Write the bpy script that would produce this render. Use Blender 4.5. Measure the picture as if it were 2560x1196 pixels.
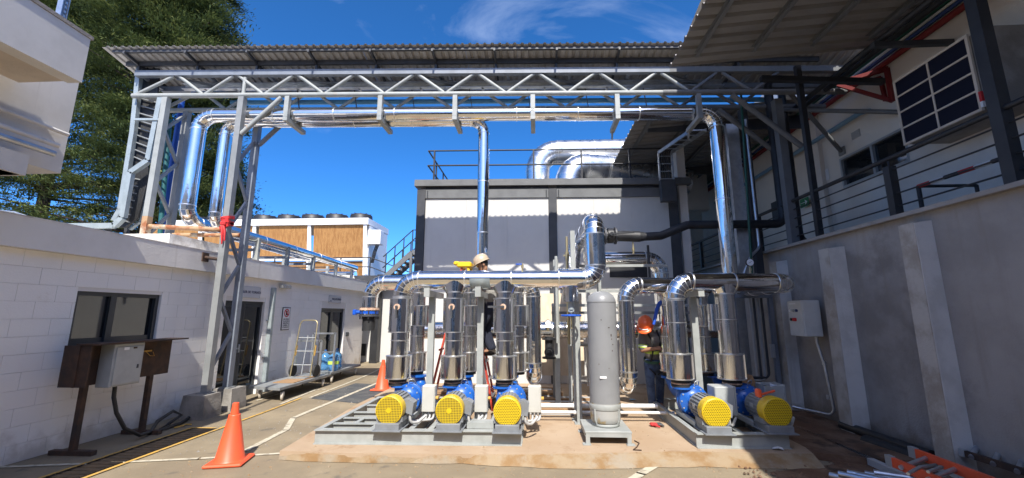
import bpy, math, random
import numpy as np
from mathutils import Vector, Matrix
random.seed(7); RNG = np.random.default_rng(7)
S = bpy.context.scene
COL = S.collection
for o in list(bpy.data.objects): bpy.data.objects.remove(o)
R = math.radians

# ------------------------------------------------------------------ camera
CAM_H = 1.70; FPX = 1032.0; PITCH = math.atan(187 / FPX); YAW = math.atan(60 / (FPX / math.cos(PITCH)))
cd = bpy.data.cameras.new('camera'); cam = bpy.data.objects.new('camera', cd); COL.objects.link(cam)
cam.location = (0, 0, CAM_H); cam.rotation_euler = (R(90) + PITCH, 0, YAW)
cd.sensor_width = 36; cd.lens = 36 * FPX / 2560; cd.clip_start = 0.05; cd.clip_end = 2000
S.camera = cam
S.render.resolution_x = 1024; S.render.resolution_y = 478

# ------------------------------------------------------------------ sky, sun, exposure
SUN_EL = R(49.5); SUN_X = 0.075          # sun behind the camera, a touch to the right
W = bpy.data.worlds.new('World'); S.world = W; W.use_nodes = True
nt = W.node_tree; nt.nodes.clear()
sky = nt.nodes.new('ShaderNodeTexSky'); sky.sky_type = 'NISHITA'; sky.sun_disc = False
sky.sun_elevation = SUN_EL; sky.sun_rotation = R(180) - math.asin(SUN_X); sky.altitude = 3000
sky.air_density = 0.6; sky.dust_density = 10.0; sky.ozone_density = 4.0
tc = nt.nodes.new('ShaderNodeTexCoord')
mp = nt.nodes.new('ShaderNodeMapping'); mp.inputs['Scale'].default_value = (1.0, 2.2, 3.4); mp.inputs['Rotation'].default_value = (0.3, 0.5, 0.4); mp.inputs['Location'].default_value = (0.35, 0.1, 0.2)
nz = nt.nodes.new('ShaderNodeTexNoise'); nz.inputs['Scale'].default_value = 1.6; nz.inputs['Detail'].default_value = 9; nz.inputs['Roughness'].default_value = 0.58; nz.inputs['Distortion'].default_value = 0.9
rp = nt.nodes.new('ShaderNodeValToRGB'); rp.color_ramp.elements[0].position = 0.58; rp.color_ramp.elements[0].color = (0, 0, 0, 1); rp.color_ramp.elements[1].position = 0.92; rp.color_ramp.elements[1].color = (0.24, 0.24, 0.24, 1)
hs = nt.nodes.new('ShaderNodeHueSaturation'); hs.inputs['Saturation'].default_value = 1.27; hs.inputs['Value'].default_value = 1.0
mx = nt.nodes.new('ShaderNodeMix'); mx.data_type = 'RGBA'
mx.inputs[7].default_value = (5.6, 6.2, 7.0, 1)
bg = nt.nodes.new('ShaderNodeBackground'); bg.inputs['Strength'].default_value = 0.15
ow = nt.nodes.new('ShaderNodeOutputWorld')
L = nt.links.new
L(tc.outputs['Generated'], mp.inputs['Vector']); L(mp.outputs[0], nz.inputs['Vector']); L(nz.outputs['Fac'], rp.inputs[0])
L(sky.outputs[0], hs.inputs['Color']); L(hs.outputs[0], mx.inputs[6]); L(rp.outputs[0], mx.inputs[0]); L(mx.outputs[2], bg.inputs['Color']); L(bg.outputs[0], ow.inputs['Surface'])
sl = bpy.data.lights.new('sun', 'SUN'); sl.energy = 2.95; sl.angle = R(0.53); sl.color = (1.0, 0.95, 0.87)
sun = bpy.data.objects.new('sun', sl); COL.objects.link(sun)
hy = math.sqrt(math.cos(SUN_EL) ** 2 - SUN_X ** 2)
SUN_DIR = Vector((SUN_X, -hy, math.sin(SUN_EL)))
sun.rotation_euler = SUN_DIR.to_track_quat('Z', 'Y').to_euler(); sun.location = (0, -10, 20)
S.view_settings.view_transform = 'Standard'; S.view_settings.look = 'None'; S.view_settings.gamma = 1; S.view_settings.exposure = 1.34
S.view_settings.use_curve_mapping = False
S.render.engine = 'CYCLES'
S.cycles.max_bounces = 8; S.cycles.glossy_bounces = 5; S.cycles.diffuse_bounces = 4; S.cycles.transparent_max_bounces = 6
S.cycles.use_denoising = True; S.cycles.sample_clamp_indirect = 6.0

# ------------------------------------------------------------------ measuring: a pixel of the 2560x1196 photo and one known coordinate -> a point in the place
_u = Vector((math.cos(YAW), math.sin(YAW), 0)); _w = Vector((-math.sin(YAW) * math.cos(PITCH), math.cos(YAW) * math.cos(PITCH), math.sin(PITCH))); _v = _u.cross(_w)
def at(px, py, X=None, Y=None, Z=None):
    d = _u * ((px - 1280) / FPX) - _v * ((py - 598) / FPX) + _w
    t = Y / d.y if Y is not None else (X / d.x if X is not None else (Z - CAM_H) / d.z)
    return Vector((0, 0, CAM_H)) + d * t

# ------------------------------------------------------------------ materials
MATS = {}
def srgb(r, g, b):
    f = lambda c: (c / 255 / 12.92) if c / 255 <= 0.04045 else ((c / 255 + 0.055) / 1.055) ** 2.4
    return (f(r), f(g), f(b))
def mat(name, col, rough=0.6, metal=0.0, col2=None, scale=6.0, lo=0.4, hi=0.65, bump=0.0, bscale=40.0, spec=0.5, detail=6, stretch=(1, 1, 1), col3=None, scale3=1.0, lo3=0.5, hi3=0.62, rough2=None, coat=0.0, bdist=0.01, zdirt=None, streak=None):
    m = bpy.data.materials.new(name); m.use_nodes = True; n = m.node_tree; b = n.nodes['Principled BSDF']
    b.inputs['Base Color'].default_value = (*col, 1); b.inputs['Roughness'].default_value = rough; b.inputs['Metallic'].default_value = metal
    b.inputs['Specular IOR Level'].default_value = spec; b.inputs['Coat Weight'].default_value = coat
    g = n.nodes.new('ShaderNodeNewGeometry'); mpn = n.nodes.new('ShaderNodeMapping'); mpn.inputs['Scale'].default_value = stretch
    n.links.new(g.outputs['Position'], mpn.inputs['Vector'])
    def noise(sc, det=detail, rg=0.6):
        t = n.nodes.new('ShaderNodeTexNoise'); t.inputs['Scale'].default_value = sc; t.inputs['Detail'].default_value = det; t.inputs['Roughness'].default_value = rg
        n.links.new(mpn.outputs[0], t.inputs['Vector']); return t
    def ramp(t, a, c):
        r = n.nodes.new('ShaderNodeMapRange'); r.interpolation_type = 'SMOOTHSTEP'; r.inputs['From Min'].default_value = a; r.inputs['From Max'].default_value = c
        n.links.new(t.outputs['Fac'], r.inputs['Value']); return r
    last = None
    if col2 is not None:
        r = ramp(noise(scale), lo, hi); k = n.nodes.new('ShaderNodeMix'); k.data_type = 'RGBA'
        k.inputs[6].default_value = (*col, 1); k.inputs[7].default_value = (*col2, 1); n.links.new(r.outputs[0], k.inputs[0]); last = k
        if rough2 is not None:
            rr = n.nodes.new('ShaderNodeMapRange'); rr.inputs['To Min'].default_value = rough; rr.inputs['To Max'].default_value = rough2
            n.links.new(r.outputs[0], rr.inputs['Value']); n.links.new(rr.outputs[0], b.inputs['Roughness'])
    if col3 is not None:
        r = ramp(noise(scale3, 8), lo3, hi3); k = n.nodes.new('ShaderNodeMix'); k.data_type = 'RGBA'
        if last: n.links.new(last.outputs[2], k.inputs[6])
        else: k.inputs[6].default_value = (*col, 1)
        k.inputs[7].default_value = (*col3, 1); n.links.new(r.outputs[0], k.inputs[0]); last = k
    def blend(fac, c):
        nonlocal last
        k = n.nodes.new('ShaderNodeMix'); k.data_type = 'RGBA'
        if last: n.links.new(last.outputs[2], k.inputs[6])
        else: k.inputs[6].default_value = (*col, 1)
        k.inputs[7].default_value = (*c, 1); n.links.new(fac, k.inputs[0]); last = k
    if streak is not None:          # run-down stains: noise drawn out vertically
        ms_ = n.nodes.new('ShaderNodeMapping'); ms_.inputs['Scale'].default_value = (5, 5, .35); n.links.new(g.outputs['Position'], ms_.inputs['Vector'])
        t = n.nodes.new('ShaderNodeTexNoise'); t.inputs['Scale'].default_value = 1.5; t.inputs['Detail'].default_value = 7; n.links.new(ms_.outputs[0], t.inputs['Vector'])
        r = ramp(t, streak[1], streak[1] + .2); k2 = n.nodes.new('ShaderNodeMath'); k2.operation = 'MULTIPLY'; k2.inputs[1].default_value = streak[2]; n.links.new(r.outputs[0], k2.inputs[0]); blend(k2.outputs[0], streak[0])
    if zdirt is not None:           # splash dirt along the foot
        sz = n.nodes.new('ShaderNodeSeparateXYZ'); n.links.new(g.outputs['Position'], sz.inputs[0])
        t = noise(3.5, 8); ad = n.nodes.new('ShaderNodeMath'); ad.operation = 'MULTIPLY_ADD'; ad.inputs[1].default_value = -.9; n.links.new(t.outputs['Fac'], ad.inputs[0]); n.links.new(sz.outputs['Z'], ad.inputs[2])
        mr = n.nodes.new('ShaderNodeMapRange'); mr.interpolation_type = 'SMOOTHSTEP'; mr.inputs['From Min'].default_value = zdirt[1] - .45; mr.inputs['From Max'].default_value = -.46; mr.inputs['To Max'].default_value = zdirt[2]; n.links.new(ad.outputs[0], mr.inputs['Value']); blend(mr.outputs[0], zdirt[0])
    if last: n.links.new(last.outputs[2], b.inputs['Base Color'])
    if bump > 0:
        t = noise(bscale, 4); bp = n.nodes.new('ShaderNodeBump'); bp.inputs['Strength'].default_value = bump; bp.inputs['Distance'].default_value = bdist
        n.links.new(t.outputs['Fac'], bp.inputs['Height']); n.links.new(bp.outputs[0], b.inputs['Normal'])
    MATS[name] = m
    return m
M = MATS
mat('asphalt', (.222, .180, .122), .92, col2=(.295, .240, .160), scale=.9, lo=.38, hi=.68, bump=.6, bscale=120, col3=(.135, .118, .094), scale3=3.1, lo3=.58, hi3=.74, spec=.2, bdist=.006)
mat('asphalt_patch', (.075, .078, .082), .95, col2=(.11, .11, .105), scale=3, bump=.6, bscale=140, spec=.2, bdist=.006)
mat('slab', (.365, .262, .172), .95, col2=(.415, .315, .22), scale=1.3, lo=.35, hi=.7, bump=.35, bscale=60, col3=(.30, .20, .122), scale3=3.5, lo3=.54, hi3=.7, spec=.15)
mat('slab_edge', (.31, .235, .15), .95, col2=(.25, .155, .075), scale=4, bump=.7, bscale=30, col3=(.30, .25, .185), scale3=2.2, spec=.15)
mat('dirt', (.16, .092, .058), 1.0, col2=(.23, .15, .10), scale=2.2, bump=.9, bscale=35, col3=(.095, .066, .048), scale3=3, spec=.1, bdist=.02)
mat('line_white', (.52, .47, .36), .85, col2=(.29, .255, .195), scale=11, lo=.46, hi=.66, spec=.2)
mat('line_yellow', (.55, .33, .08), .85, col2=(.30, .22, .12), scale=11, lo=.48, hi=.68, spec=.2)
mat('grating', (.014, .011, .010), .85, col2=(.026, .018, .014), scale=14, spec=.2)
mat('wall_white', (.90, .88, .84), .75, col2=(.85, .83, .79), scale=1.1, lo=.45, hi=.75, bump=.25, bscale=55, col3=(.64, .58, .49), scale3=2.6, lo3=.66, hi3=.82, spec=.3, zdirt=((.44, .38, .30), .30, .6), streak=((.70, .65, .58), .62, .4))
mat('joint', (.78, .76, .72), .9)
mat('parapet', (.79, .765, .72), .8, col2=(.72, .695, .65), scale=1.5, bump=.4, bscale=22, col3=(.50, .47, .42), scale3=3, lo3=.64, hi3=.8, spec=.3, streak=((.42, .39, .34), .60, .55))
mat('parapet_top', (.78, .76, .72), .9, col2=(.55, .52, .47), scale=6, bump=.5, bscale=40)
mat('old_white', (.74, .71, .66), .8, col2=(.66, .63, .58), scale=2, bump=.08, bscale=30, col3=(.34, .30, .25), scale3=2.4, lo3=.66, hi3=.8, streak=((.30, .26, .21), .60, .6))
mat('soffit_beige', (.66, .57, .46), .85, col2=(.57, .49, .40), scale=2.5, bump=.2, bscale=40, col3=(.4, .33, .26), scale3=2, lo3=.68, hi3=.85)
mat('steel_grey', (.25, .26, .26), .5, col2=(.21, .22, .22), scale=4, col3=(.33, .17, .07), scale3=3.3, lo3=.66, hi3=.74, bump=.1, bscale=60)
mat('steel_light', (.335, .35, .335), .5, col2=(.285, .30, .285), scale=5, col3=(.36, .21, .10), scale3=4.5, lo3=.66, hi3=.76)
mat('steel_blue', (.20, .225, .265), .5, col2=(.16, .18, .21), scale=4, col3=(.28, .16, .08), scale3=4, lo3=.70, hi3=.78)
mat('rusty', (.42, .27, .15), .75, col2=(.30, .11, .045), scale=7, lo=.42, hi=.6, col3=(.50, .44, .34), scale3=4, bump=.4, bscale=70)
mat('rust_dark', (.052, .032, .023), .85, col2=(.085, .046, .028), scale=9, bump=.4, bscale=60, col3=(.04, .03, .026), scale3=4)
mat('charcoal', (.045, .048, .055), .55, col2=(.06, .062, .068), scale=4, bump=.1, bscale=60)
mat('black_paint', (.017, .018, .021), .5, col2=(.026, .027, .03), scale=4)
mat('dark_grey_paint_and_shade', (.145, .15, .155), .6, col2=(.12, .125, .13), scale=3)  # also carries the shade of the gantry's right end as colour
mat('chrome', (.86, .86, .85), .07, metal=1, bump=.055, bscale=5.5, bdist=.05, col2=(.80, .79, .77), scale=3, rough2=.14)
mat('chrome_dent', (.82, .82, .81), .08, metal=1, bump=.16, bscale=7, bdist=.06, stretch=(1.8, 1.8, .12), col2=(.76, .75, .73), scale=4, rough2=.18)
mat('seam', (.95, .95, .93), .34, metal=1)
mat('foil_wrap', (.80, .80, .79), .16, metal=1, bump=1.0, bscale=26, bdist=.03)
mat('aluminium', (.78, .78, .77), .27, metal=1, bump=.03, bscale=8, bdist=.03, col2=(.72, .72, .71), scale=5, rough2=.36)
mat('galvanised', (.62, .65, .68), .36, metal=.85, col2=(.52, .55, .59), scale=9, lo=.4, hi=.6)
mat('galv_paint', (.36, .41, .42), .45, metal=.25, col2=(.31, .355, .36), scale=6)
mat('roof_sheet', (.50, .48, .455), .5, metal=.2, col2=(.41, .395, .375), scale=3.2, lo=.4, hi=.6, stretch=(1, .5, 1), col3=(.46, .42, .37), scale3=5, lo3=.62, hi3=.75)
mat('canopy_sheet', (.27, .26, .25), .6, metal=.1, col2=(.22, .212, .205), scale=2.5, stretch=(.4, 1, 1))
mat('panel_white', (.62, .61, .575), .36, col2=(.58, .57, .54), scale=1.2, bump=.04, bscale=5, streak=((.52, .51, .48), .56, .4))
mat('concrete', (.375, .343, .310), .92, col2=(.310, .282, .252), scale=1.6, lo=.36, hi=.66, bump=.6, bscale=45, col3=(.245, .222, .198), scale3=.62, lo3=.50, hi3=.60, spec=.2, streak=((.27, .23, .185), .54, .5), zdirt=((.16, .12, .085), .42, .8))
mat('pilaster', (.68, .66, .62), .9, col2=(.58, .56, .52), scale=3, bump=.5, bscale=50, spec=.2, streak=((.33, .30, .27), .56, .5), zdirt=((.24, .19, .14), .30, .7))  # lighter tone of the near faces: sky light put into the colour
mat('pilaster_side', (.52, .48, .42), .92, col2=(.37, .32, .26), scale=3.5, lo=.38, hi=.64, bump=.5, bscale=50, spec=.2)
mat('footing', (.30, .28, .25), .95, col2=(.2, .185, .165), scale=4, bump=.8, bscale=30, spec=.2)
mat('cream_wall', (.74, .69, .62), .85, col2=(.67, .62, .56), scale=1.3, bump=.3, bscale=50, col3=(.30, .26, .22), scale3=1.4, lo3=.68, hi3=.85)
mat('cone_orange', (.80, .105, .035), .45, col2=(.70, .10, .04), scale=7, col3=(.42, .12, .07), scale3=9, lo3=.68, hi3=.8)
mat('pump_blue', (.012, .115, .46), .35, col2=(.010, .09, .38), scale=8, coat=.3)
mat('valve_blue', (.012, .09, .48), .35)
mat('motor_grey', (.20, .215, .23), .5, col2=(.17, .18, .19), scale=8)
mat('box_cream', (.50, .495, .45), .5, col2=(.46, .455, .41), scale=5)
mat('box_light', (.62, .63, .61), .45, col2=(.57, .58, .56), scale=5)
mat('box_grey', (.40, .42, .41), .5, col2=(.36, .375, .37), scale=5)
mat('tank_grey', (.235, .24, .245), .38, col2=(.205, .21, .215), scale=2.5, bump=.06, bscale=10, col3=(.27, .20, .13), scale3=4.6, lo3=.70, hi3=.74)
mat('tank_bottom', (.36, .36, .34), .5, col2=(.34, .25, .12), scale=4, lo=.5, hi=.62)
mat('glass_dark', (.012, .015, .018), .03, spec=.75)
mat('frame_dark', (.035, .04, .045), .4)
mat('alu_frame', (.42, .44, .45), .4, metal=.4)
mat('sign_plate', (.60, .61, .62), .4)
mat('ink_blue', (.02, .03, .09), .5); mat('ink_red', (.55, .02, .025), .5); mat('ink_black', (.012, .012, .014), .5); mat('white_plain', (.82, .82, .82), .45)
mat('pad_brown', (.36, .185, .060), .85, col2=(.27, .125, .036), scale=5, stretch=(3, 3, .5), bump=.8, bscale=16, bdist=.02)
mat('white_metal', (.82, .82, .81), .4)
mat('rope_red', (.62, .03, .03), .6, col2=(.5, .03, .03), scale=20)
mat('fiberglass_red', (.55, .065, .035), .5, col2=(.46, .05, .03), scale=12)
mat('ladder_yellow', (.78, .48, .015), .45)
mat('skin', (.33, .165, .095), .6); mat('hair', (.012, .010, .009), .7)
mat('shirt_grey', (.30, .29, .265), .9, bump=.6, bscale=14, bdist=.03); mat('shirt_dark', (.17, .165, .16), .9, bump=.6, bscale=14, bdist=.03)
mat('navy_cloth', (.018, .022, .040), .9, bump=.4, bscale=15); mat('denim', (.075, .115, .20), .9, col2=(.035, .055, .11), scale=9, bump=.5, bscale=18)
mat('helmet_tan', (.46, .36, .25), .35, coat=.3); mat('helmet_orange', (.85, .13, .025), .35, coat=.3)
mat('hi_vis', (.50, .72, .11), .6); mat('reflective', (.75, .76, .74), .4); mat('strap_black', (.015, .015, .016), .7); mat('boot', (.045, .036, .028), .7)
mat('paper', (.80, .80, .80), .7)
mat('jug_blue', (.16, .42, .74), .12, spec=.6)
M['jug_blue'].node_tree.nodes['Principled BSDF'].inputs['Transmission Weight'].default_value = .55
mat('rubber', (.02, .02, .02), .7); mat('wheel_beige', (.50, .45, .37), .7)
mat('cable_black', (.022, .022, .022), .5); mat('conduit_grey', (.42, .42, .41), .45)
mat('wood', (.36, .22, .115), .85, col2=(.27, .16, .08), scale=5, stretch=(1, 8, 8), bump=.3, bscale=30)
mat('plywood', (.66, .545, .40), .8, col2=(.58, .47, .33), scale=4, stretch=(4, 4, 1), col3=(.38, .31, .23), scale3=3, lo3=.66, hi3=.8)
mat('teal_paint', (.02, .12, .13), .5); mat('green_paint', (.012, .075, .05), .5); mat('pipe_red', (.17, .012, .012), .6); mat('pipe_blue', (.02, .045, .15), .45); mat('pipe_white', (.55, .55, .53), .45); mat('pipe_sky', (.17, .30, .42), .45); mat('pipe_strong_blue', (.015, .075, .36), .4)
mat('tray_blue', (.10, .30, .50), .4); mat('fluid_panel', (.008, .009, .022), .55, spec=.2)
mat('exit_green', (.01, .16, .04), .5)
mat('glove_red', (.45, .03, .03), .8); mat('brass', (.45, .38, .22), .4, metal=.7); mat('flange_rust', (.62, .44, .32), .7, col2=(.4, .24, .16), scale=22)
mat('pvc_white', (.74, .74, .72), .4); mat('cloth_blue', (.02, .09, .50), .7)
mat('bark', (.055, .040, .030), .95, col2=(.03, .023, .018), scale=5, bump=1, bscale=12, bdist=.05)

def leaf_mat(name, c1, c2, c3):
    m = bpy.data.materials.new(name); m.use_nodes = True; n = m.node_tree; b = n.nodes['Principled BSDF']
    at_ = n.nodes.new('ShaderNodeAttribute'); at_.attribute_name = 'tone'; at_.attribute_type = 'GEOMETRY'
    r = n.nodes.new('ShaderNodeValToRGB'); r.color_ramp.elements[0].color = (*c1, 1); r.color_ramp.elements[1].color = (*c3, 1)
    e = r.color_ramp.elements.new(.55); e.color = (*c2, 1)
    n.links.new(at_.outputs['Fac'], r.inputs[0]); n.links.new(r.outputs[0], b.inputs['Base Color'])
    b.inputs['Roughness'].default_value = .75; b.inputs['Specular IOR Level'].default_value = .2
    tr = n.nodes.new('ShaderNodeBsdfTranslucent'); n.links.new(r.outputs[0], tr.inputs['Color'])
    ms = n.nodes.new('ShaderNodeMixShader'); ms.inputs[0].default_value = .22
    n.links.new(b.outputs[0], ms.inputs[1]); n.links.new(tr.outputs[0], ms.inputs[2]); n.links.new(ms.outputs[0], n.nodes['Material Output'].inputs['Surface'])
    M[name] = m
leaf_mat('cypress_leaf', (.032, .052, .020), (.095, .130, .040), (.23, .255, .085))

def dot_mat(name, base, hole, scale, hexa, rad):
    """perforated sheet: round holes (hexa) or square mesh, in the object's own x/z plane"""
    m = bpy.data.materials.new(name); m.use_nodes = True; n = m.node_tree; b = n.nodes['Principled BSDF']; b.inputs['Roughness'].default_value = .4
    tc = n.nodes.new('ShaderNodeTexCoord'); sp = n.nodes.new('ShaderNodeSeparateXYZ'); n.links.new(tc.outputs['Object'], sp.inputs[0])
    def mth(op, a, c=None):
        k = n.nodes.new('ShaderNodeMath'); k.operation = op
        for i, v in enumerate((a, c)):
            if v is None: continue
            if isinstance(v, (int, float)): k.inputs[i].default_value = v
            else: n.links.new(v, k.inputs[i])
        return k.outputs[0]
    z = mth('MULTIPLY', sp.outputs['Z'], scale / (.866 if hexa else 1))
    row = mth('FLOOR', z); fz = mth('SUBTRACT', mth('FRACT', z), .5)
    x = mth('MULTIPLY', sp.outputs['X'], scale)
    if hexa: x = mth('ADD', x, mth('MULTIPLY', mth('MODULO', mth('ADD', row, 1000), 2.0), .5))
    fx = mth('SUBTRACT', mth('FRACT', x), .5)
    if hexa: d = mth('SQRT', mth('ADD', mth('MULTIPLY', fx, fx), mth('MULTIPLY', fz, fz)))
    else: d = mth('MAXIMUM', mth('ABSOLUTE', fx), mth('ABSOLUTE', fz))
    k = mth('LESS_THAN', d, rad)
    mx_ = n.nodes.new('ShaderNodeMix'); mx_.data_type = 'RGBA'; mx_.inputs[6].default_value = (*base, 1); mx_.inputs[7].default_value = (*hole, 1)
    n.links.new(k, mx_.inputs[0]); n.links.new(mx_.outputs[2], b.inputs['Base Color'])
    M[name] = m
mat('pump_yellow', (.66, .455, .010), .4, col2=(.58, .39, .010), scale=8, coat=.2)
dot_mat('guard_dots', (.66, .47, .012), (.035, .028, .008), 46, True, .33)
dot_mat('guard_mesh', (.62, .44, .012), (.09, .07, .015), 50, False, .36)
# ------------------------------------------------------------------ mesh helpers
def V(*a): return Vector(a[0]) if len(a) == 1 else Vector(a)
def frame(d, up=None):
    d = V(d).normalized(); up = V(up) if up is not None else (Vector((0, 0, 1)) if abs(d.z) < .95 else Vector((0, 1, 0)))
    a = up.cross(d)
    if a.length < 1e-6: a = Vector((1, 0, 0)).cross(d)
    a.normalize(); b = d.cross(a); return d, a, b
OFF = {}
class MB:
    def __init__(s): s.v = []; s.f = []; s.sm = []
    def add(s, vs, fs, smooth=False):
        k = len(s.v); s.v += [tuple(p) for p in vs]; s.f += [tuple(k + i for i in f) for f in fs]; s.sm += [smooth] * len(fs); return s
    def box(s, c, d, rz=0, ch=0):
        c = V(c); x, y, z = d[0] / 2, d[1] / 2, d[2] / 2
        Q = Matrix.Rotation(rz, 3, 'Z')
        ps = [c + Q @ Vector((i * x, j * y, k * z)) for k in (-1, 1) for j in (-1, 1) for i in (-1, 1)]
        return s.add(ps, [(0, 2, 3, 1), (4, 5, 7, 6), (0, 1, 5, 4), (2, 6, 7, 3), (0, 4, 6, 2), (1, 3, 7, 5)])
    def bevbox(s, c, d, b=.01, rz=0):
        """box with chamfered edges"""
        c = V(c); Q = Matrix.Rotation(rz, 3, 'Z'); h = [d[0] / 2, d[1] / 2, d[2] / 2]; b = min(b, min(h) * .9)
        vs = []; idx = {}
        for sx in (-1, 1):
            for sy in (-1, 1):
                for sz in (-1, 1):
                    sg = (sx, sy, sz)
                    for a in range(3):
                        p = [sg[i] * (h[i] if i == a else h[i] - b) for i in range(3)]
                        idx[(sg, a)] = len(vs); vs.append(c + Q @ Vector(p))
        fs = []
        for a in range(3):
            o1, o2 = [i for i in range(3) if i != a]
            for sa in (-1, 1):
                q = []
                for u, w in ((-1, -1), (1, -1), (1, 1), (-1, 1)):
                    sg = [0, 0, 0]; sg[a] = sa; sg[o1] = u; sg[o2] = w; q.append(idx[(tuple(sg), a)])
                fs.append(tuple(q))
        for a in range(3):
            o1, o2 = [i for i in range(3) if i != a]
            for u in (-1, 1):
                for w in (-1, 1):
                    g0 = [0, 0, 0]; g0[o1] = u; g0[o2] = w; g1 = list(g0); g0[a] = -1; g1[a] = 1
                    fs.append((idx[(tuple(g0), o1)], idx[(tuple(g1), o1)], idx[(tuple(g1), o2)], idx[(tuple(g0), o2)]))
        for sx in (-1, 1):
            for sy in (-1, 1):
                for sz in (-1, 1): fs.append(tuple(idx[((sx, sy, sz), a)] for a in range(3)))
        return s.add(vs, fs)
    def beam(s, p, q, w, h, up=None):
        p, q = V(p), V(q); d, a, b = frame(q - p, up)
        ps = [r + a * (i * w / 2) + b * (j * h / 2) for r in (p, q) for (i, j) in ((-1, -1), (1, -1), (1, 1), (-1, 1))]
        return s.add(ps, [(3, 2, 1, 0), (4, 5, 6, 7), (0, 1, 5, 4), (1, 2, 6, 5), (2, 3, 7, 6), (3, 0, 4, 7)])
    def channel(s, p, q, w, h, t=.008, up=None, side=1):
        """C section: web on one side, two flanges"""
        p, q = V(p), V(q); d, a, b = frame(q - p, up)
        pr = [(-w / 2, -h / 2), (w / 2, -h / 2), (w / 2, -h / 2 + t), (-w / 2 + t, -h / 2 + t), (-w / 2 + t, h / 2 - t), (w / 2, h / 2 - t), (w / 2, h / 2), (-w / 2, h / 2)]
        ps = [r + a * (side * i) + b * j for r in (p, q) for (i, j) in pr]
        fs = [(k, (k + 1) % 8, 8 + (k + 1) % 8, 8 + k) for k in range(8)]
        fs += [(0, 1, 2, 3), (0, 3, 4, 7), (4, 5, 6, 7), (8, 9, 10, 11), (8, 11, 12, 15), (12, 13, 14, 15)]
        return s.add(ps, fs)
    def cyl(s, p, q, r0, r1=None, n=16, caps=True, smooth=True):
        p, q = V(p), V(q); r1 = r0 if r1 is None else r1; d, a, b = frame(q - p)
        ring = [(a * math.cos(2 * math.pi * k / n) + b * math.sin(2 * math.pi * k / n)) for k in range(n)]
        s.add([p + c * r0 for c in ring] + [q + c * r1 for c in ring], [(k, (k + 1) % n, n + (k + 1) % n, n + k) for k in range(n)], smooth)
        if caps:
            if r0 > 1e-6: s.add([p + c * r0 for c in ring], [tuple(range(n))[::-1]])
            if r1 > 1e-6: s.add([q + c * r1 for c in ring], [tuple(range(n))])
        return s
    def tube(s, pts, r, n=10, caps=True):
        pts = [V(p) for p in pts]; N = len(pts); rings = []
        a = None
        for i in range(N):
            t = (pts[min(i + 1, N - 1)] - pts[max(i - 1, 0)]).normalized()
            if a is None: _, a, _b = frame(t)
            a = (a - t * a.dot(t)).normalized(); b = t.cross(a)
            rr = r[i] if isinstance(r, (list, tuple)) else r
            rings += [pts[i] + (a * math.cos(2 * math.pi * k / n) + b * math.sin(2 * math.pi * k / n)) * rr for k in range(n)]
        fs = [(i * n + k, i * n + (k + 1) % n, (i + 1) * n + (k + 1) % n, (i + 1) * n + k) for i in range(N - 1) for k in range(n)]
        s.add(rings, fs, True)
        if caps: s.add(rings[:n], [tuple(range(n))[::-1]]); s.add(rings[-n:], [tuple(range(n))])
        return s
    def lathe(s, c, prof, n=24, axis=(0, 0, 1), smooth=True, hard=()):
        """prof: (radius, height) pairs along axis; rows listed in `hard` split the shading"""
        c = V(c); d, a, b = frame(axis)
        ring = [(a * math.cos(2 * math.pi * k / n) + b * math.sin(2 * math.pi * k / n)) for k in range(n)]
        segs = []; cur = [prof[0]]
        for i in range(1, len(prof)):
            cur.append(prof[i])
            if i in hard and i < len(prof) - 1: segs.append(cur); cur = [prof[i]]
        segs.append(cur)
        for sg in segs:
            vs = [c + d * h + q * max(r, 1e-5) for (r, h) in sg for q in ring]
            s.add(vs, [(i * n + k, i * n + (k + 1) % n, (i + 1) * n + (k + 1) % n, (i + 1) * n + k) for i in range(len(sg) - 1) for k in range(n)], smooth)
        return s
    def prism(s, poly, ext):
        poly = [V(p) for p in poly]; e = V(ext); n = len(poly)
        return s.add(poly + [p + e for p in poly], [tuple(range(n))[::-1], tuple(range(n, 2 * n))] + [(k, (k + 1) % n, n + (k + 1) % n, n + k) for k in range(n)])
    def quad(s, *ps): return s.add([V(p) for p in ps], [tuple(range(len(ps)))])
    def build(s, name, m, parent=None, **tags):
        o = V(OFF.get(parent.name, (0, 0, 0))) if parent else Vector((0, 0, 0))
        me = bpy.data.meshes.new(name)
        me.from_pydata([(p[0] - o.x, p[1] - o.y, p[2] - o.z) for p in s.v], [], s.f)
        me.polygons.foreach_set('use_smooth', s.sm); me.update()
        import bmesh
        bm = bmesh.new(); bm.from_mesh(me); bmesh.ops.recalc_face_normals(bm, faces=bm.faces); bm.to_mesh(me); bm.free()
        me.materials.append(M[m] if isinstance(m, str) else m)
        ob = bpy.data.objects.new(name, me); COL.objects.link(ob)
        if parent: ob.parent = parent; OFF[ob.name] = OFF.get(parent.name, (0, 0, 0))
        for k, v in tags.items(): ob[k] = v
        return ob
def thing(name, label, cat, loc=(0, 0, 0), group=None):
    o = bpy.data.objects.new(name, None); COL.objects.link(o); o.location = loc; o.empty_display_size = .1
    o['label'] = label; o['category'] = cat
    if group: o['group'] = group
    OFF[o.name] = tuple(loc); return o
def tag(o, label, cat, group=None):
    o['label'] = label; o['category'] = cat
    if group: o['group'] = group
    return o
def struct(o): o['kind'] = 'structure'; return o
KIDS = {}
def copy_tree(o, loc=None, rz=None, label=None, parent=None, sc=None):
    c = o.copy(); COL.objects.link(c)
    if parent: c.parent = parent
    if loc is not None: c.location = loc
    if rz is not None: c.rotation_euler = (0, 0, rz)
    if sc is not None: c.scale = sc
    if label: c['label'] = label
    for ch in list(o.children): copy_tree(ch, parent=c)
    return c
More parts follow.
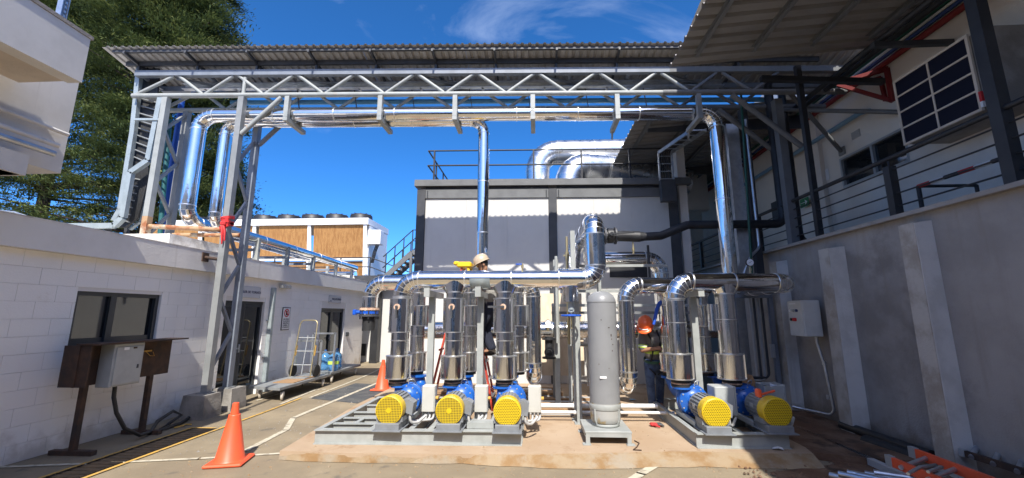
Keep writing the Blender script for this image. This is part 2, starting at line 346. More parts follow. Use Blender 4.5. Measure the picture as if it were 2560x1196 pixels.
def share(src, parent, offset=(0, 0, 0), scale=None, name=None):
    """another piece with the same mesh data"""
    c = src.copy(); COL.objects.link(c); c.parent = parent; c.location = V(src.location) + V(offset)
    if scale is not None: c.scale = scale
    return c
def one(name, m, label, cat, fn, group=None):
    b = MB(); fn(b); return tag(b.build(name, m), label, cat, group)

def arc_pts(p0, c, p1, rad, n):
    """fillet at corner c between p0 and p1"""
    p0, c, p1 = V(p0), V(c), V(p1); d0 = (p0 - c).normalized(); d1 = (p1 - c).normalized()
    ang = d0.angle(d1); t = rad / math.tan(ang / 2); a = c + d0 * t; bis = (d0 + d1).normalized(); o = c + bis * (rad / math.sin(ang / 2))
    va, vb = (a - o), (c + d1 * t - o); tot = va.angle(vb); ax = va.cross(vb).normalized()
    return [o + Matrix.Rotation(tot * k / n, 3, ax) @ va for k in range(n + 1)]
def rounded(pts, rad, n=6):
    out = [V(pts[0])]
    for i in range(1, len(pts) - 1): out += arc_pts(pts[i - 1], pts[i], pts[i + 1], rad, n)
    out.append(V(pts[-1])); return out
def ring_band(b, c, d, r, w=.018, n=28): b.cyl(V(c) - V(d).normalized() * w / 2, V(c) + V(d).normalized() * w / 2, r, n=n)
def clad_pipe(parent, pts, r, bend, seg=.95, m='chrome', gores=6, n=28, caps=True, part='pipe_section', skip0=0.0, bands=True):
    """insulated pipe in sheet-metal cladding: straight sections with seams, gored elbows"""
    pts = [V(p) for p in pts]; N = len(pts); cuts = [pts[0]]
    arcs = {}
    for i in range(1, N - 1):
        arcs[i] = arc_pts(pts[i - 1], pts[i], pts[i + 1], bend, gores)
    for i in range(N - 1):
        a = pts[i] if i == 0 else arcs[i][-1]; c = pts[i + 1] if i == N - 2 else arcs[i + 1][0]
        ln = (c - a).length; k = max(1, round(ln / seg)); d = (c - a).normalized()
        for j in range(k):
            b = MB(); p, q = a + (c - a) * (j / k), a + (c - a) * ((j + 1) / k)
            b.cyl(p, q, r, n=n, caps=True); o = b.build(part, m, parent)
            if bands and (j > 0 or i > 0):
                s_ = MB(); ring_band(s_, p, d, r + .006, .02, n); s_.build('seam_band', 'seam', o)
            if bands and j == k - 1 and i < N - 2:
                s_ = MB(); ring_band(s_, q, d, r + .006, .02, n); s_.build('seam_band', 'seam', o)
        if i < N - 2:
            b = MB(); A = arcs[i + 1]; 
            v0 = (A[0] - A[1]); ax = (A[1] - A[0]).cross(A[-1] - A[-2]).normalized()
            rings = []
            for k2 in range(len(A)):
                t = ((pts[i + 1] - pts[i]).normalized()); rot = Matrix.Rotation((pts[i + 1] - pts[i]).angle(pts[i + 2] - pts[i + 1]) * k2 / gores, 3, ax)
                t = rot @ t; e1 = ax; e2 = t.cross(e1)
                rings.append([A[k2] + (e1 * math.cos(2 * math.pi * z / n) + e2 * math.sin(2 * math.pi * z / n)) * r for z in range(n)])
            for k2 in range(len(A) - 1):
                b.add(rings[k2] + rings[k2 + 1], [(z, (z + 1) % n, n + (z + 1) % n, n + z) for z in range(n)], True)
            o = b.build('elbow', m, parent)
            if bands:
                b = MB()
                for k2 in range(1, len(A) - 1):
                    rr = [A[k2] + (p - A[k2]) * (1 + .0045 / r) for p in rings[k2]]; tt = (A[k2 + 1] - A[k2 - 1]).normalized() * .0055
                    b.add([p - tt for p in rr] + [p + tt for p in rr], [(z, (z + 1) % n, n + (z + 1) % n, n + z) for z in range(n)], True)
                b.build('gore_seam', 'seam', o)
def text_part(body, size, m, loc, rot, parent=None, name='lettering', align='CENTER', depth=.002, sx=1.0):
    cu = bpy.data.curves.new(name, 'FONT'); cu.body = body; cu.size = size; cu.align_x = align; cu.align_y = 'CENTER'; cu.extrude = depth; cu.space_line = .95
    tmp = bpy.data.objects.new(name + '_tmp', cu); COL.objects.link(tmp)
    dg = bpy.context.evaluated_depsgraph_get(); me = bpy.data.meshes.new_from_object(tmp.evaluated_get(dg)); me.name = name
    bpy.data.objects.remove(tmp); bpy.data.curves.remove(cu)
    me.materials.clear(); me.materials.append(M[m]); o = bpy.data.objects.new(name, me); COL.objects.link(o)
    off = V(OFF.get(parent.name, (0, 0, 0))) if parent else Vector((0, 0, 0))
    if parent: o.parent = parent; OFF[o.name] = tuple(V(loc))
    o.location = V(loc) - off; o.rotation_euler = rot; o.scale = (sx, 1, 1); return o
# ------------------------------------------------------------------ ground
def sheet(name, pts, z, m, parent=None):
    b = MB(); b.add([(p[0], p[1], z) for p in pts], [tuple(range(len(pts)))]); return b.build(name, m, parent)
def strip(b, pts, w, z):
    pts = [V(p[0], p[1], z) for p in pts]
    for i in range(len(pts) - 1):
        d = (pts[i + 1] - pts[i]).normalized(); a = Vector((-d.y, d.x, 0)) * w / 2; e = d * (w * .35 if 0 < i else 0)
        b.quad(pts[i] - a - e, pts[i + 1] - a, pts[i + 1] + a, pts[i] + a - e)
struct(sheet('ground', [(-300, -300), (300, -300), (300, 300), (-300, 300)], 0, 'asphalt'))
struct(sheet('asphalt_patch', [(-4.6, 8.6), (-3.45, 8.2), (-3.35, 9.9), (-3.6, 10.3), (-4.5, 10.5)], .004, 'asphalt_patch'))
b = MB(); Pz = lambda x, y: at(x, y, Z=0)
strip(b, [Pz(612, 1129), Pz(715, 1076), Pz(733, 1046), Pz(942, 959), Pz(1000, 930)], .085, .008)
struct(b.build('lane_marking', 'line_white'))
b = MB(); strip(b, [Pz(-40, 1171), Pz(240, 1160), Pz(500, 1148), Pz(720, 1134)], .06, .008); struct(b.build('cross_marking', 'line_white'))
b = MB(); strip(b, [Pz(1560, 1215), Pz(1604, 1185), Pz(1700, 1128)], .10, .008); struct(b.build('worn_marking', 'line_white'))
b = MB(); strip(b, [Pz(640, 1003), Pz(700, 985)], .07, .008); strip(b, [Pz(700, 1012), Pz(790, 975), Pz(815, 975)], .06, .008); strip(b, [Pz(775, 996), Pz(905, 945), Pz(990, 905)], .06, .012); struct(b.build('parking_marking', 'line_white'))
b = MB(); strip(b, [(-5.2, 2.0), (-5.2, 6.35), (-4.82, 6.35)], .045, .012); strip(b, [(-4.72, 2.0), (-4.76, 7.4), (-4.8, 8.6)], .05, .012); struct(b.build('yellow_marking', 'line_yellow'))
# drain with steel cover plates
dr = struct(sheet('drain_channel', [(-5.17, 2.0), (-4.75, 2.0), (-4.79, 6.3), (-5.17, 6.3)], .006, 'grating'))
src = None
for i in range(43):
    b = MB(); b.box((-4.965, 2.08 + i * .099, .012), (.37, .07, .010)); o = b.build('grate_bar', 'grating', dr)
# raised slab under the pumps
b = MB()
e = [(-3.05, 5.10), (-2.2, 5.06), (-1.0, 5.10), (-.3, 5.13), (.6, 5.22), (1.5, 5.33), (1.9, 5.36), (2.6, 5.34), (3.2, 5.36), (3.26, 5.6), (3.3, 10.3), (-3.2, 10.1), (-3.22, 7.5)]
b.prism([(x, y, 0.0) for x, y in e], (0, 0, .10)); slab = struct(b.build('slab', 'slab'))
wd = lambda x: .02 + .20 * min(1, max(0, (x + .9) / 1.4)) + .012 * math.sin(x * 9) + .008 * math.sin(x * 23)
b = MB()
for (x0, y0), (x1, y1) in zip(e[:8], e[1:9]):
    k = 5
    for j in range(k):
        xa, ya, xb, yb = x0 + (x1 - x0) * j / k, y0 + (y1 - y0) * j / k, x0 + (x1 - x0) * (j + 1) / k, y0 + (y1 - y0) * (j + 1) / k
        w = wd(xa)
        wb = wd(xb)
        b.quad((xa, ya - w, .005), (xb, yb - wb, .005), (xb, yb + .006, .1015), (xa, ya + .006, .1015))
b.build('slab_edge', 'slab_edge', slab)
struct(sheet('soil', [(1.9, 3.2), (2.35, 3.9), (2.6, 4.5), (2.5, 5.0), (3.4, 5.30), (3.6, 9.5), (4.56, 9.5), (4.56, -1), (2.4, -1)], .112 if False else .012, 'dirt'))
b = MB(); b.prism([(3.2, 5.5, .0), (3.7, 5.3, .0), (4.56, 5.2, .0), (4.56, 9.4, .0), (3.29, 9.4, .0)], (0, 0, .085)); struct(b.build('soil_bank', 'dirt'))

# ------------------------------------------------------------------ left block-work building
WX = -6.05
lb = thing('workshop_building', 'low white painted block-work workshop with dark glazed doors along the left', 'building', (WX, 9, 0))
OPEN = [(5.16, 6.41, 1.13, 2.0), (7.82, 9.02, 0, 1.96), (11.5, 12.98, 0, 1.86)]    # y0, y1, z0, z1
b = MB()
ys = sorted({-7.0, 14.3} | {v for o in OPEN for v in o[:2]})
for y0, y1 in zip(ys[:-1], ys[1:]):
    op = [o for o in OPEN if o[0] <= y0 + 1e-4 and o[1] >= y1 - 1e-4]
    zs = [(0, 2.46)] if not op else ([(0, op[0][2])] if op[0][2] > 0 else []) + [(op[0][3], 2.46)]
    for z0, z1 in zs: b.box((WX - .13, (y0 + y1) / 2, (z0 + z1) / 2), (.24, y1 - y0, z1 - z0))
b.build('wall', 'joint', lb)
cache = {}
row = 0; z = 0.0
while z < 2.45:
    h = min(.205, 2.455 - z); y = 3.5 + (.2 if row % 2 else 0)
    segs = []
    while y < 14.3:
        y1 = min(y + .405, 14.3); segs.append([y, y1]); y = y1
    for y0, y1 in segs:
        pcs = [[y0, y1]]
        for o in OPEN:
            if z + h > o[2] + .01 and z < o[3] - .01:
                new = []
                for a, c in pcs:
                    if c <= o[0] or a >= o[1]: new.append([a, c]); continue
                    if a < o[0] - .02: new.append([a, o[0]])
                    if c > o[1] + .02: new.append([o[1], c])
                pcs = new
        for a, c in pcs:
            key = (round(c - a, 3), round(h, 3))
            if key not in cache:
                q = MB(); q.bevbox((0, 0, 0), (.03, c - a - .003, h - .003), .001); ob = q.build('block', 'wall_white', lb); cache[key] = ob
            else:
                ob = cache[key].copy(); COL.objects.link(ob)
            ob.location = Vector((WX - .0125 + random.uniform(-.0012, .0012), (a + c) / 2, z + h / 2))
    z += h; row += 1
b = MB(); b.box((WX - .006, -1.75, 1.22), (.02, 10.5, 2.44)); b.build('plaster', 'wall_white', lb)
b = MB(); b.box((WX + .0, 3.55, 2.635), (.24, 21.5, .36)); pa = b.build('parapet', 'parapet', lb)
b = MB(); b.box((WX - .0, 3.55, 2.823), (.25, 21.5, .014)); b.build('parapet_cap', 'parapet_top', pa)
b = MB(); b.box((WX - 4.2, 3.6, 2.6), (8, 21.3, .2)); b.build('roof', 'parapet_top', lb)
b = MB(); b.box((WX - 3.0, 14.35, 1.23), (6, .12, 2.46)); b.build('end_wall', 'wall_white', lb)
b = MB(); p = at(640, 628, Y=7.55); b.box((WX - .55, 7.02, 2.93), (.95, 1.1, .2)); b.build('roof_plinth', 'parapet_top', lb)
# sliding window with two panes
y0, y1, z0, z1 = OPEN[0]
wf = MB(); t = .055
for (c, s_) in ((((y0 + y1) / 2, z1 - t / 2), (y1 - y0, t)), (((y0 + y1) / 2, z0 + t / 2), (y1 - y0, t)), ((y0 + t / 2, (z0 + z1) / 2), (t, z1 - z0 - 2 * t)), ((y1 - t / 2, (z0 + z1) / 2), (t, z1 - z0 - 2 * t)), ((5.69, (z0 + z1) / 2), (.085, z1 - z0 - 2 * t))):
    wf.box((WX - .075, c[0], c[1]), (.07, s_[0], s_[1]))
wf.box((WX - .085, (y0 + y1) / 2, z0 + .15), (.03, y1 - y0 - .12, .19))
win = wf.build('window', 'frame_dark', lb)
for a, c, dx in ((y0 + .05, 5.66, .085), (5.72, y1 - .05, .10)):
    q = MB(); q.box((WX - dx, (a + c) / 2, (z0 + z1) / 2 + .08), (.008, c - a, z1 - z0 - .26)); q.build('pane', 'glass_dark', win)
q = MB(); q.box((WX - .02, (y0 + y1) / 2, z0 - .02), (.06, y1 - y0 + .04, .03)); q.build('sill', 'wall_white', win)
def glazed_door(y0, y1, z1, n):
    f = MB(); t = .06
    f.box((WX - .09, (y0 + y1) / 2, z1 - t / 2), (.07, y1 - y0, t))
    w = (y1 - y0) / n
    for k in range(n):
        a, c = y0 + k * w, y0 + (k + 1) * w
        for yy in (a + t / 2 + .004, c - t / 2 - .004): f.box((WX - .09, yy, (z1 - t) / 2), (.06, t, z1 - t))
        f.box((WX - .092, (a + c) / 2, .11), (.05, c - a - 2 * t, .20)); f.box((WX - .092, (a + c) / 2, z1 - t - .03), (.05, c - a - 2 * t, .05))
    d = f.build('door', 'frame_dark', lb)
    for k in range(n):
        a, c = y0 + k * w + t, y0 + (k + 1) * w - t
        q = MB(); q.box((WX - .10, (a + c) / 2, (z1 + .2) / 2), (.008, c - a + .02, z1 - .3)); q.build('pane', 'glass_dark', d)
    q = MB(); yy = y0 + w - .03; q.box((WX - .045, yy, 1.0), (.03, .03, .16)); q.cyl((WX - .03, yy, 1.0), (WX - .03, yy - .12, 1.0), .009); q.build('door_handle', 'alu_frame', d)
glazed_door(OPEN[1][0], OPEN[1][1], OPEN[1][3], 2); glazed_door(OPEN[2][0], OPEN[2][1], OPEN[2][3], 2)
RX = (R(90), 0, R(90))      # text facing +X
def wall_sign(name, label, y0, y1, z0, z1, lines):
    t = thing(name, label, 'sign', (WX, (y0 + y1) / 2, z0))
    q = MB(); q.bevbox((WX + .012, (y0 + y1) / 2, (z0 + z1) / 2), (.016, y1 - y0, z1 - z0), .006); q.build('plate', 'sign_plate', t)
    for (txt, sz, yy, zz, m, al) in lines: text_part(txt, sz, m, (WX + .0225, yy, zz), RX, t, align=al)
    q = MB()
    for yy in (y0 + .03, y1 - .03):
        for zz in (z0 + .03, z1 - .03): q.cyl((WX + .02, yy, zz), (WX + .026, yy, zz), .008, n=8)
    q.build('screw', 'alu_frame', t)
    return t
wall_sign('door_sign', 'grey plate reading TALLER DE TORNOS above the nearer glazed door', 8.06, 8.80, 2.03, 2.27, [('TALLER DE TORNOS', .075, 8.46, 2.15, 'ink_blue', 'CENTER'), ('N', .07, 8.12, 2.10, 'ink_blue', 'CENTER')])
wall_sign('door_sign', 'grey plate reading MAQUICIERRES above the farther glazed door', 11.85, 12.62, 2.02, 2.24, [('MAQUICIERRES', .085, 12.32, 2.13, 'ink_blue', 'CENTER'), ('2N', .05, 11.97, 2.07, 'ink_blue', 'CENTER')])
t = thing('notice', 'white no-phone notice with red ring on the block wall', 'sign', (WX, 9.84, 1.33))
q = MB(); q.bevbox((WX + .012, 9.83, 1.585), (.014, .32, .54), .004); q.build('plate', 'ink_black', t)
q = MB(); q.bevbox((WX + .019, 9.83, 1.585), (.006, .285, .505), .002); q.build('face', 'white_plain', t)
q = MB(); c = V(WX + .026, 9.83, 1.72)
for k in range(28):
    a0, a1 = 2 * math.pi * k / 28, 2 * math.pi * (k + 1) / 28
    q.prism([c + V(-.003, math.cos(a) * r_, math.sin(a) * r_) for a, r_ in ((a0, .098), (a1, .098), (a1, .076), (a0, .076))], (.005, 0, 0))
q.beam(c + V(.003, -.062, .062), c + V(.003, .062, -.062), .02, .006, (1, 0, 0)); q.build('prohibition_ring', 'ink_red', t)
q = MB(); q.bevbox(c + V(-.003, 0, 0), (.004, .06, .11), .002); q.build('phone_symbol', 'ink_black', t)
text_part('NO USAR\nTELEFONO\nMIENTRAS\nCAMINA O\nCONDUCE', .05, 'ink_black', (WX + .0225, 9.83, 1.475), RX, t)
# conduit, lamp and small box on that wall
t = thing('downpipe', 'grey square duct running down the block wall beside the nearer door', 'duct', (WX, 9.2, 0))
q = MB(); q.bevbox((WX + .05, 9.2, 1.15), (.09, .085, 2.28), .008); q.build('duct', 'galv_paint', t)
for zz in (.75, 1.55):
    q = MB(); q.box((WX + .012, 9.2, zz), (.02, .2, .03)); q.build('strap', 'alu_frame', t)
t = thing('flood_lamp', 'small beige twin flood lamp under the parapet of the block wall', 'lamp', (WX, 9.55, 2.3))
q = MB(); q.bevbox((WX + .03, 9.55, 2.34), (.06, .10, .10), .01); q.build('junction_box', 'box_cream', t)
for dy in (-.09, .11):
    q = MB(); q.bevbox((WX + .10, 9.55 + dy, 2.33), (.12, .11, .09), .015); q.cyl((WX + .04, 9.55, 2.34), (WX + .1, 9.55 + dy, 2.34), .015, n=8); q.build('lamp_head', 'box_cream', t)
one('switch_box', 'frame_dark', 'small dark wall box right of the farther glazed door', 'switch', lambda q: (q.bevbox((WX + .02, 13.2, 1.06), (.05, .14, .13), .006), q.bevbox((WX + .05, 13.22, 1.06), (.015, .08, .07), .004)))

# ------------------------------------------------------------------ upper-left overhanging building
ob = thing('overhang_building', 'old white building overhanging at upper left with grimy fascia and beige soffit', 'building', (-6, 0, 0))
q = MB(); q.prism([(-4.7, -8, 4.07), (-4.7, 3.68, 4.07), (-4.7, 3.68, 4.57), (-4.7, -8, 5.05)], (-.16, 0, 0)); fa = q.build('fascia', 'old_white', ob)
q = MB(); q.prism([(-4.69, -8, 5.052), (-4.69, 3.70, 4.572), (-4.69, 3.70, 4.61), (-4.69, -8, 5.09)], (-.19, 0, 0)); q.build('coping', 'concrete', fa)
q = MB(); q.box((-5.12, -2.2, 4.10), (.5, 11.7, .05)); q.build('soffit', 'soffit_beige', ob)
q = MB(); q.box((-5.6, -2.0, 3.9), (.4, 12.4, 1.25)); q.build('wall', 'old_white', ob)
q = MB(); q.box((-8.6, -2.0, 4.0), (6.0, 12.2, 1.3)); q.build('upper_mass', 'old_white', ob)
q = MB(); q.box((-5.42, -2.3, 3.22), (.30, 12.2, .22)); q.build('ledge', 'old_white', ob)
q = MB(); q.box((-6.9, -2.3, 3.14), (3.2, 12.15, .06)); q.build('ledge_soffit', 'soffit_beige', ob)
q = MB(); q.cyl((-5.24, -7, 3.42), (-5.24, 3.98, 3.42), .035, n=14); q.build('gutter_pipe', 'galvanised', ob)
q = MB(); q.cyl((-5.26, -7, 3.51), (-5.26, 4.02, 3.53), .026, n=12); q.build('water_pipe', 'old_white', ob)
q = MB(); q.cyl((-5.34, 3.2, 3.72), (-5.34, 4.15, 3.72), .022, n=12); q.build('stub_pipe', 'old_white', ob)
q = MB(); q.tube([(-5.38, 1.2, 3.80), (-5.37, 2.4, 3.83), (-5.37, 2.9, 3.80), (-5.36, 3.3, 3.74)], .012, n=8); q.build('loose_cable', 'old_white', ob)
q = MB(); q.cyl((-5.38, 2.55, 3.80), (-5.30, 3.08, 3.80), .012, n=8); q.lathe((-5.28, 3.12, 3.80), [(.0, .05), (.03, .04), (.05, 0), (.045, -.05), (.02, -.07), (0, -.07)], 14, (0, 1, -.5)); q.build('wall_lamp', 'old_white', ob)
one('slotted_post', 'galvanised', 'galvanised slotted upright standing on the coping of the overhanging building', 'post', lambda q: [q.channel((-4.78, 3.45, 4.55), (-4.78, 3.45, 6.4), .06, .06, .006)] + [q.box((-4.747, 3.45, 4.62 + k * .05), (.003, .018, .026)) for k in range(30)])
for o in [bpy.data.objects['slotted_post']]: pass

# loose grit on the yard: too small to count
def grit(name, n, area, z, m, s0, s1, seed):
    r = np.random.default_rng(seed); q = MB()
    for i in range(n):
        x = r.uniform(area[0], area[1]); y = r.uniform(area[2], area[3]); s_ = r.uniform(s0, s1) * (1 if r.uniform() < .9 else 2); a = r.uniform(0, 6.28)
        vs = [(x + math.cos(a + k * 1.57) * s_ * r.uniform(.6, 1.2), y + math.sin(a + k * 1.57) * s_ * r.uniform(.6, 1.2), z) for k in range(4)] + [(x, y, z + s_ * .8)]
        q.add(vs, [(0, 1, 4), (1, 2, 4), (2, 3, 4), (3, 0, 4)])
    o = q.build(name, m); o['kind'] = 'stuff'; o['label'] = 'loose grit and crumbs scattered over the ' + ('asphalt' if z < .05 else 'slab'); o['category'] = 'grit'; return o
grit('grit', 900, (-4.6, 2.6, 3.8, 5.2), .001, 'slab_edge', .004, .011, 1)
grit('grit', 500, (-4.6, -3.0, 5.2, 12), .001, 'footing', .004, .012, 2)
grit('grit', 500, (-2.9, 3.2, 5.25, 8.5), .1, 'slab_edge', .004, .013, 3)
grit('grit', 500, (2.2, 4.5, 3.8, 5.4), .012, 'dirt', .006, .022, 4)
# ------------------------------------------------------------------ pipe gantry: local frame slightly turned
def g(x, dy, z): return V(x, 7.29 + .045 * x + dy, z)
ga = thing('pipe_gantry', 'grey steel lattice gantry spanning the yard and carrying the polished pipes', 'gantry', g(-5.6, 0, 0))
ZB, ZT = 5.85, 6.31; REAR = .58
def part(name, m, fn, par=ga, **tg):
    q = MB(); fn(q); return q.build(name, m, par, **tg)
for dy, pre in ((0, 'front'), (REAR, 'rear')):
    part('bottom_chord', 'steel_light', lambda q: q.cyl(g(-7.75, dy, ZB), g(2.45, dy, ZB), .048, n=14))
    part('bottom_chord', 'dark_grey_paint_and_shade', lambda q: q.cyl(g(2.45, dy, ZB), g(5.9, dy, ZB), .055, n=14))  # right part of the truss: its shade is put into a darker grey
    part('top_chord', 'steel_blue', lambda q: q.beam(g(-7.75, dy, ZT), g(2.6, dy, ZT), .10, .11))
    part('top_chord', 'dark_grey_paint_and_shade', lambda q: q.beam(g(2.602, dy, ZT), g(5.9, dy, ZT), .10, .11))
    k = 0; x = -7.65
    tops = [-6.95 + 1.168 * i for i in range(11)]
    part('diagonal', 'steel_light', lambda q: q.cyl(g(-7.68, dy, ZB + .03), g(tops[0] - .05, dy, ZT - .05), .033, n=10))
    for i, tx in enumerate(tops[:-1]):
        bx = tx + .584
        for (xa, xb) in ((tx + .05, bx - .03), (tops[i + 1] - .05, bx + .03)):
            part('diagonal', 'steel_light' if xa < 2.6 else 'dark_grey_paint_and_shade', lambda q: q.cyl(g(xb, dy, ZB + .03), g(xa, dy, ZT - .05), .033, n=10))  # diagonals at the right end get the same shade-dark colour
part('upright', 'steel_light', lambda q: q.cyl(g(-5.6, 0, ZB + .03), g(-5.6, 0, ZT - .09), .035, n=10))
for x in (-7.7, -6.4, -5.2, -4.0, -2.85, -1.65, -.5, .7, 1.85, 3.0, 4.2):
    part('cross_tie', 'steel_blue', lambda q: q.beam(g(x, .05, ZT - .01), g(x, REAR - .05, ZT - .01), .05, .05))
for i, x in enumerate((-7.0, -4.6, -2.2, .2, 2.6)):
    part('cross_tie', 'steel_blue', lambda q: q.beam(g(x, .05, ZT - .07), g(x + 1.1, REAR - .05, ZT - .07), .04, .04))
# legs on the ground
for dy, xx in ((0, -5.6), (REAR - .06, -5.62)):
    part('leg', 'steel_grey' if dy == 0 else 'steel_blue', lambda q: q.beam(g(xx, dy, .40), g(xx, dy, ZB - .05), .11, .11))
    part('base_plate', 'steel_grey', lambda q: q.box(g(xx, dy, .385), (.2, .2, .02)))
zz = [.75 + .62 * i for i in range(8)]
for i in range(len(zz) - 1):
    a, c = (0.06, REAR - .12) if i % 2 == 0 else (REAR - .12, .06)
    part('lattice_brace', 'steel_blue', lambda q: q.beam(g(-5.62, a, zz[i]), g(-5.62, c, zz[i + 1]), .05, .05))
for dy in (0, REAR - .06): part('knee_brace', 'steel_light' if dy == 0 else 'steel_blue', lambda q: q.cyl(g(-5.55, dy, 5.05), g(-4.85, dy, ZB - .05), .045, n=12))
# legs standing on the workshop roof
for dy, xx in ((0, -7.08), (REAR, -7.16)):
    part('leg', 'steel_light' if dy == 0 else 'steel_grey', lambda q: q.beam(g(xx, dy, 2.83), g(xx, dy, ZB - .05), .105, .105))
    if dy == 0: part('rusted_foot', 'rusty', lambda q: q.beam(g(xx, dy - .0, 2.832), g(xx, dy, 3.45), .108, .108), label='rust-stained foot of the roof leg')
zz = [3.1 + .52 * i for i in range(6)]
for i in range(5):
    a, c, xa, xc = (0.06, REAR - .06, -7.1, -7.16) if i % 2 == 0 else (REAR - .06, .06, -7.16, -7.1)
    part('lattice_brace', 'steel_grey', lambda q: q.beam(g(xa, a, zz[i]), g(xc, c, zz[i + 1]), .05, .05))
part('tie_tube', 'rusty', lambda q: q.cyl(g(-7.02, 0, 3.27), g(-5.66, 0, 3.20), .043, n=12), ga)
part('tie_tube', 'rusty', lambda q: q.cyl(g(-7.1, REAR, 3.22), g(-5.68, REAR - .06, 3.2), .04, n=12), ga)
part('wall_strut', 'rust_dark', lambda q: (q.cyl(g(-5.93, 0, 2.70), g(-5.66, 0, 2.66), .03, n=10), q.box(g(-5.915, 0, 2.70), (.02, .14, .16))))
# pipe brackets: hanger and arm
for i, x in enumerate((-4.72, -2.93, -1.5, -.02, 1.58, 3.12)):
    m = 'steel_light' if i < 5 else 'steel_grey'
    h = part('pipe_bracket', m, lambda q: q.beam(g(x, 0, ZB - .04), g(x, 0, 5.39), .085, .085))
    part('bracket_arm', m, lambda q: q.beam(g(x, -.04, 5.35), g(x, REAR + .03, 5.35), .085, .08), h)
    if i > 3: part('bracket_gusset', m, lambda q: q.prism([g(x - .02, REAR - .05, 5.31), g(x - .02, REAR + .03, 5.31), g(x - .02, REAR + .03, 5.17)], (.03, 0, 0)), h)
# right end braces
for dy in (0, REAR): part('knee_brace', 'dark_grey_paint_and_shade', lambda q: q.cyl(g(3.75, dy, ZB - .05), g(4.95, dy, 4.75), .05, n=12))
for dy, nm in ((0, 'front'), (REAR - .06, 'rear')):
    f = thing('concrete_footing', 'cast concrete footing block under the %s leg of the gantry' % nm, 'footing', g(-5.6, dy, 0), 'gantry footings')
    q = MB(); c = g(-5.62, dy + (.06 if dy > 0 else -.04), 0)
    q.prism([c + V(-.21, -.20, 0), c + V(.21, -.20, 0), c + V(.21, .20, 0), c + V(-.21, .20, 0)], (0, 0, .1))
    q.add([c + V(i * .21, j * .20, .1) for j in (-1, 1) for i in (-1, 1)] + [c + V(i * .185, j * .18, .375) for j in (-1, 1) for i in (-1, 1)], [(0, 1, 5, 4), (1, 3, 7, 5), (3, 2, 6, 7), (2, 0, 4, 6), (4, 5, 7, 6)])
    q.build('block', 'footing', f)
# red strap tied round the front leg
t = thing('tie_strap', 'red strap knotted round the front gantry leg with hanging tails', 'strap', g(-5.6, 0, 3.3))
q = MB()
for (z0, tl) in ((3.42, .02), (3.35, -.05), (3.28, .06)):
    ring = [g(-5.6 + sx * .068, sy * .068, z0 + tl * (sx + sy) * .5) for sx, sy in ((-1, -1), (1, -1), (1, 1), (-1, 1))]
    for i in range(4): q.beam(ring[i], ring[(i + 1) % 4], .02, .055)
q.build('loop', 'rope_red', t)
q = MB(); q.tube([g(-5.62, -.09, 3.3), g(-5.585, -.12, 3.18), g(-5.57, -.11, 3.0), g(-5.575, -.10, 2.92)], [.02, .022, .016, .01], n=8); q.tube([g(-5.6, -.09, 3.28), g(-5.535, -.12, 3.16), g(-5.525, -.11, 2.98)], [.02, .02, .012], n=8)
q.bevbox(g(-5.6, -.095, 3.30), (.10, .06, .09), .02); q.build('tail', 'rope_red', t)

# ------------------------------------------------------------------ corrugated roof over the gantry
def rib_profile(w, pitch, h, t0, t1, flat=.5):
    n = round(w / pitch); pts = []
    for i in range(n):
        a = i * pitch
        pts += [(a, 0), (a + pitch * flat, 0), (a + pitch * (flat + .12), h), (a + pitch * .88, h)]
    pts += [(n * pitch - .001, 0), (n * pitch, -.014)]; return pts
rf = thing('gantry_roof', 'narrow corrugated metal roof on posts above the gantry', 'roof', g(-2, 0, 6.4))
Yf, Yr, Zf, Zr = -.34, .84, 6.665, 6.43
def zroof(dy): return Zf + (Zr - Zf) * (dy - Yf) / (Yr - Yf)
prof = rib_profile(.98, .14, .028, 0, 0)
srcs = None; x = -8.15
while x < 5.6:
    if srcs is None:
        q = MB()
        top = [g(x + a, Yf, Zf + h) for a, h in prof] + [g(x + a, Yr, Zr + h) for a, h in prof]
        n = len(prof); q.add(top, [(k, k + 1, n + k + 1, n + k) for k in range(n - 1)])
        srcs = q.build('roof_sheet', 'roof_sheet', rf); x0 = x
    else: share(srcs, rf, (x - x0, .045 * (x - x0), .003 * (round((x - x0) / .98) % 2)))
    x += .98
x = 2.80
while x < 5.4:
    shade_sheet = share(srcs, rf, (x - x0, .045 * (x - x0) - .92, .20)); shade_sheet.scale = (1, 1, 1); x += .98  # extra sheets, unseen above the canopy, added to shade the gantry end
for dy, hh in ((-.26, .045), (.02, .09), (.70, .07)):
    part('purlin', 'charcoal', lambda q: q.beam(g(-8.0, dy, zroof(dy) - .006 - hh / 2), g(5.5, dy, zroof(dy) - .006 - hh / 2), .05, hh), rf)
for x in [-7.75 + 1.17 * i for i in range(11)]:
    part('rafter', 'charcoal', lambda q: q.beam(g(x, -.31, zroof(-.31) - .075), g(x, .80, zroof(.80) - .06), .035, .06), rf)
    part('roof_post', 'charcoal', lambda q: q.beam(g(x, .02, ZT + .055), g(x, .02, zroof(.02) - .11), .04, .04), rf)
    part('roof_post', 'charcoal', lambda q: q.beam(g(x, .56, ZT + .0), g(x, .56, zroof(.56) - .09), .04, .04), rf)

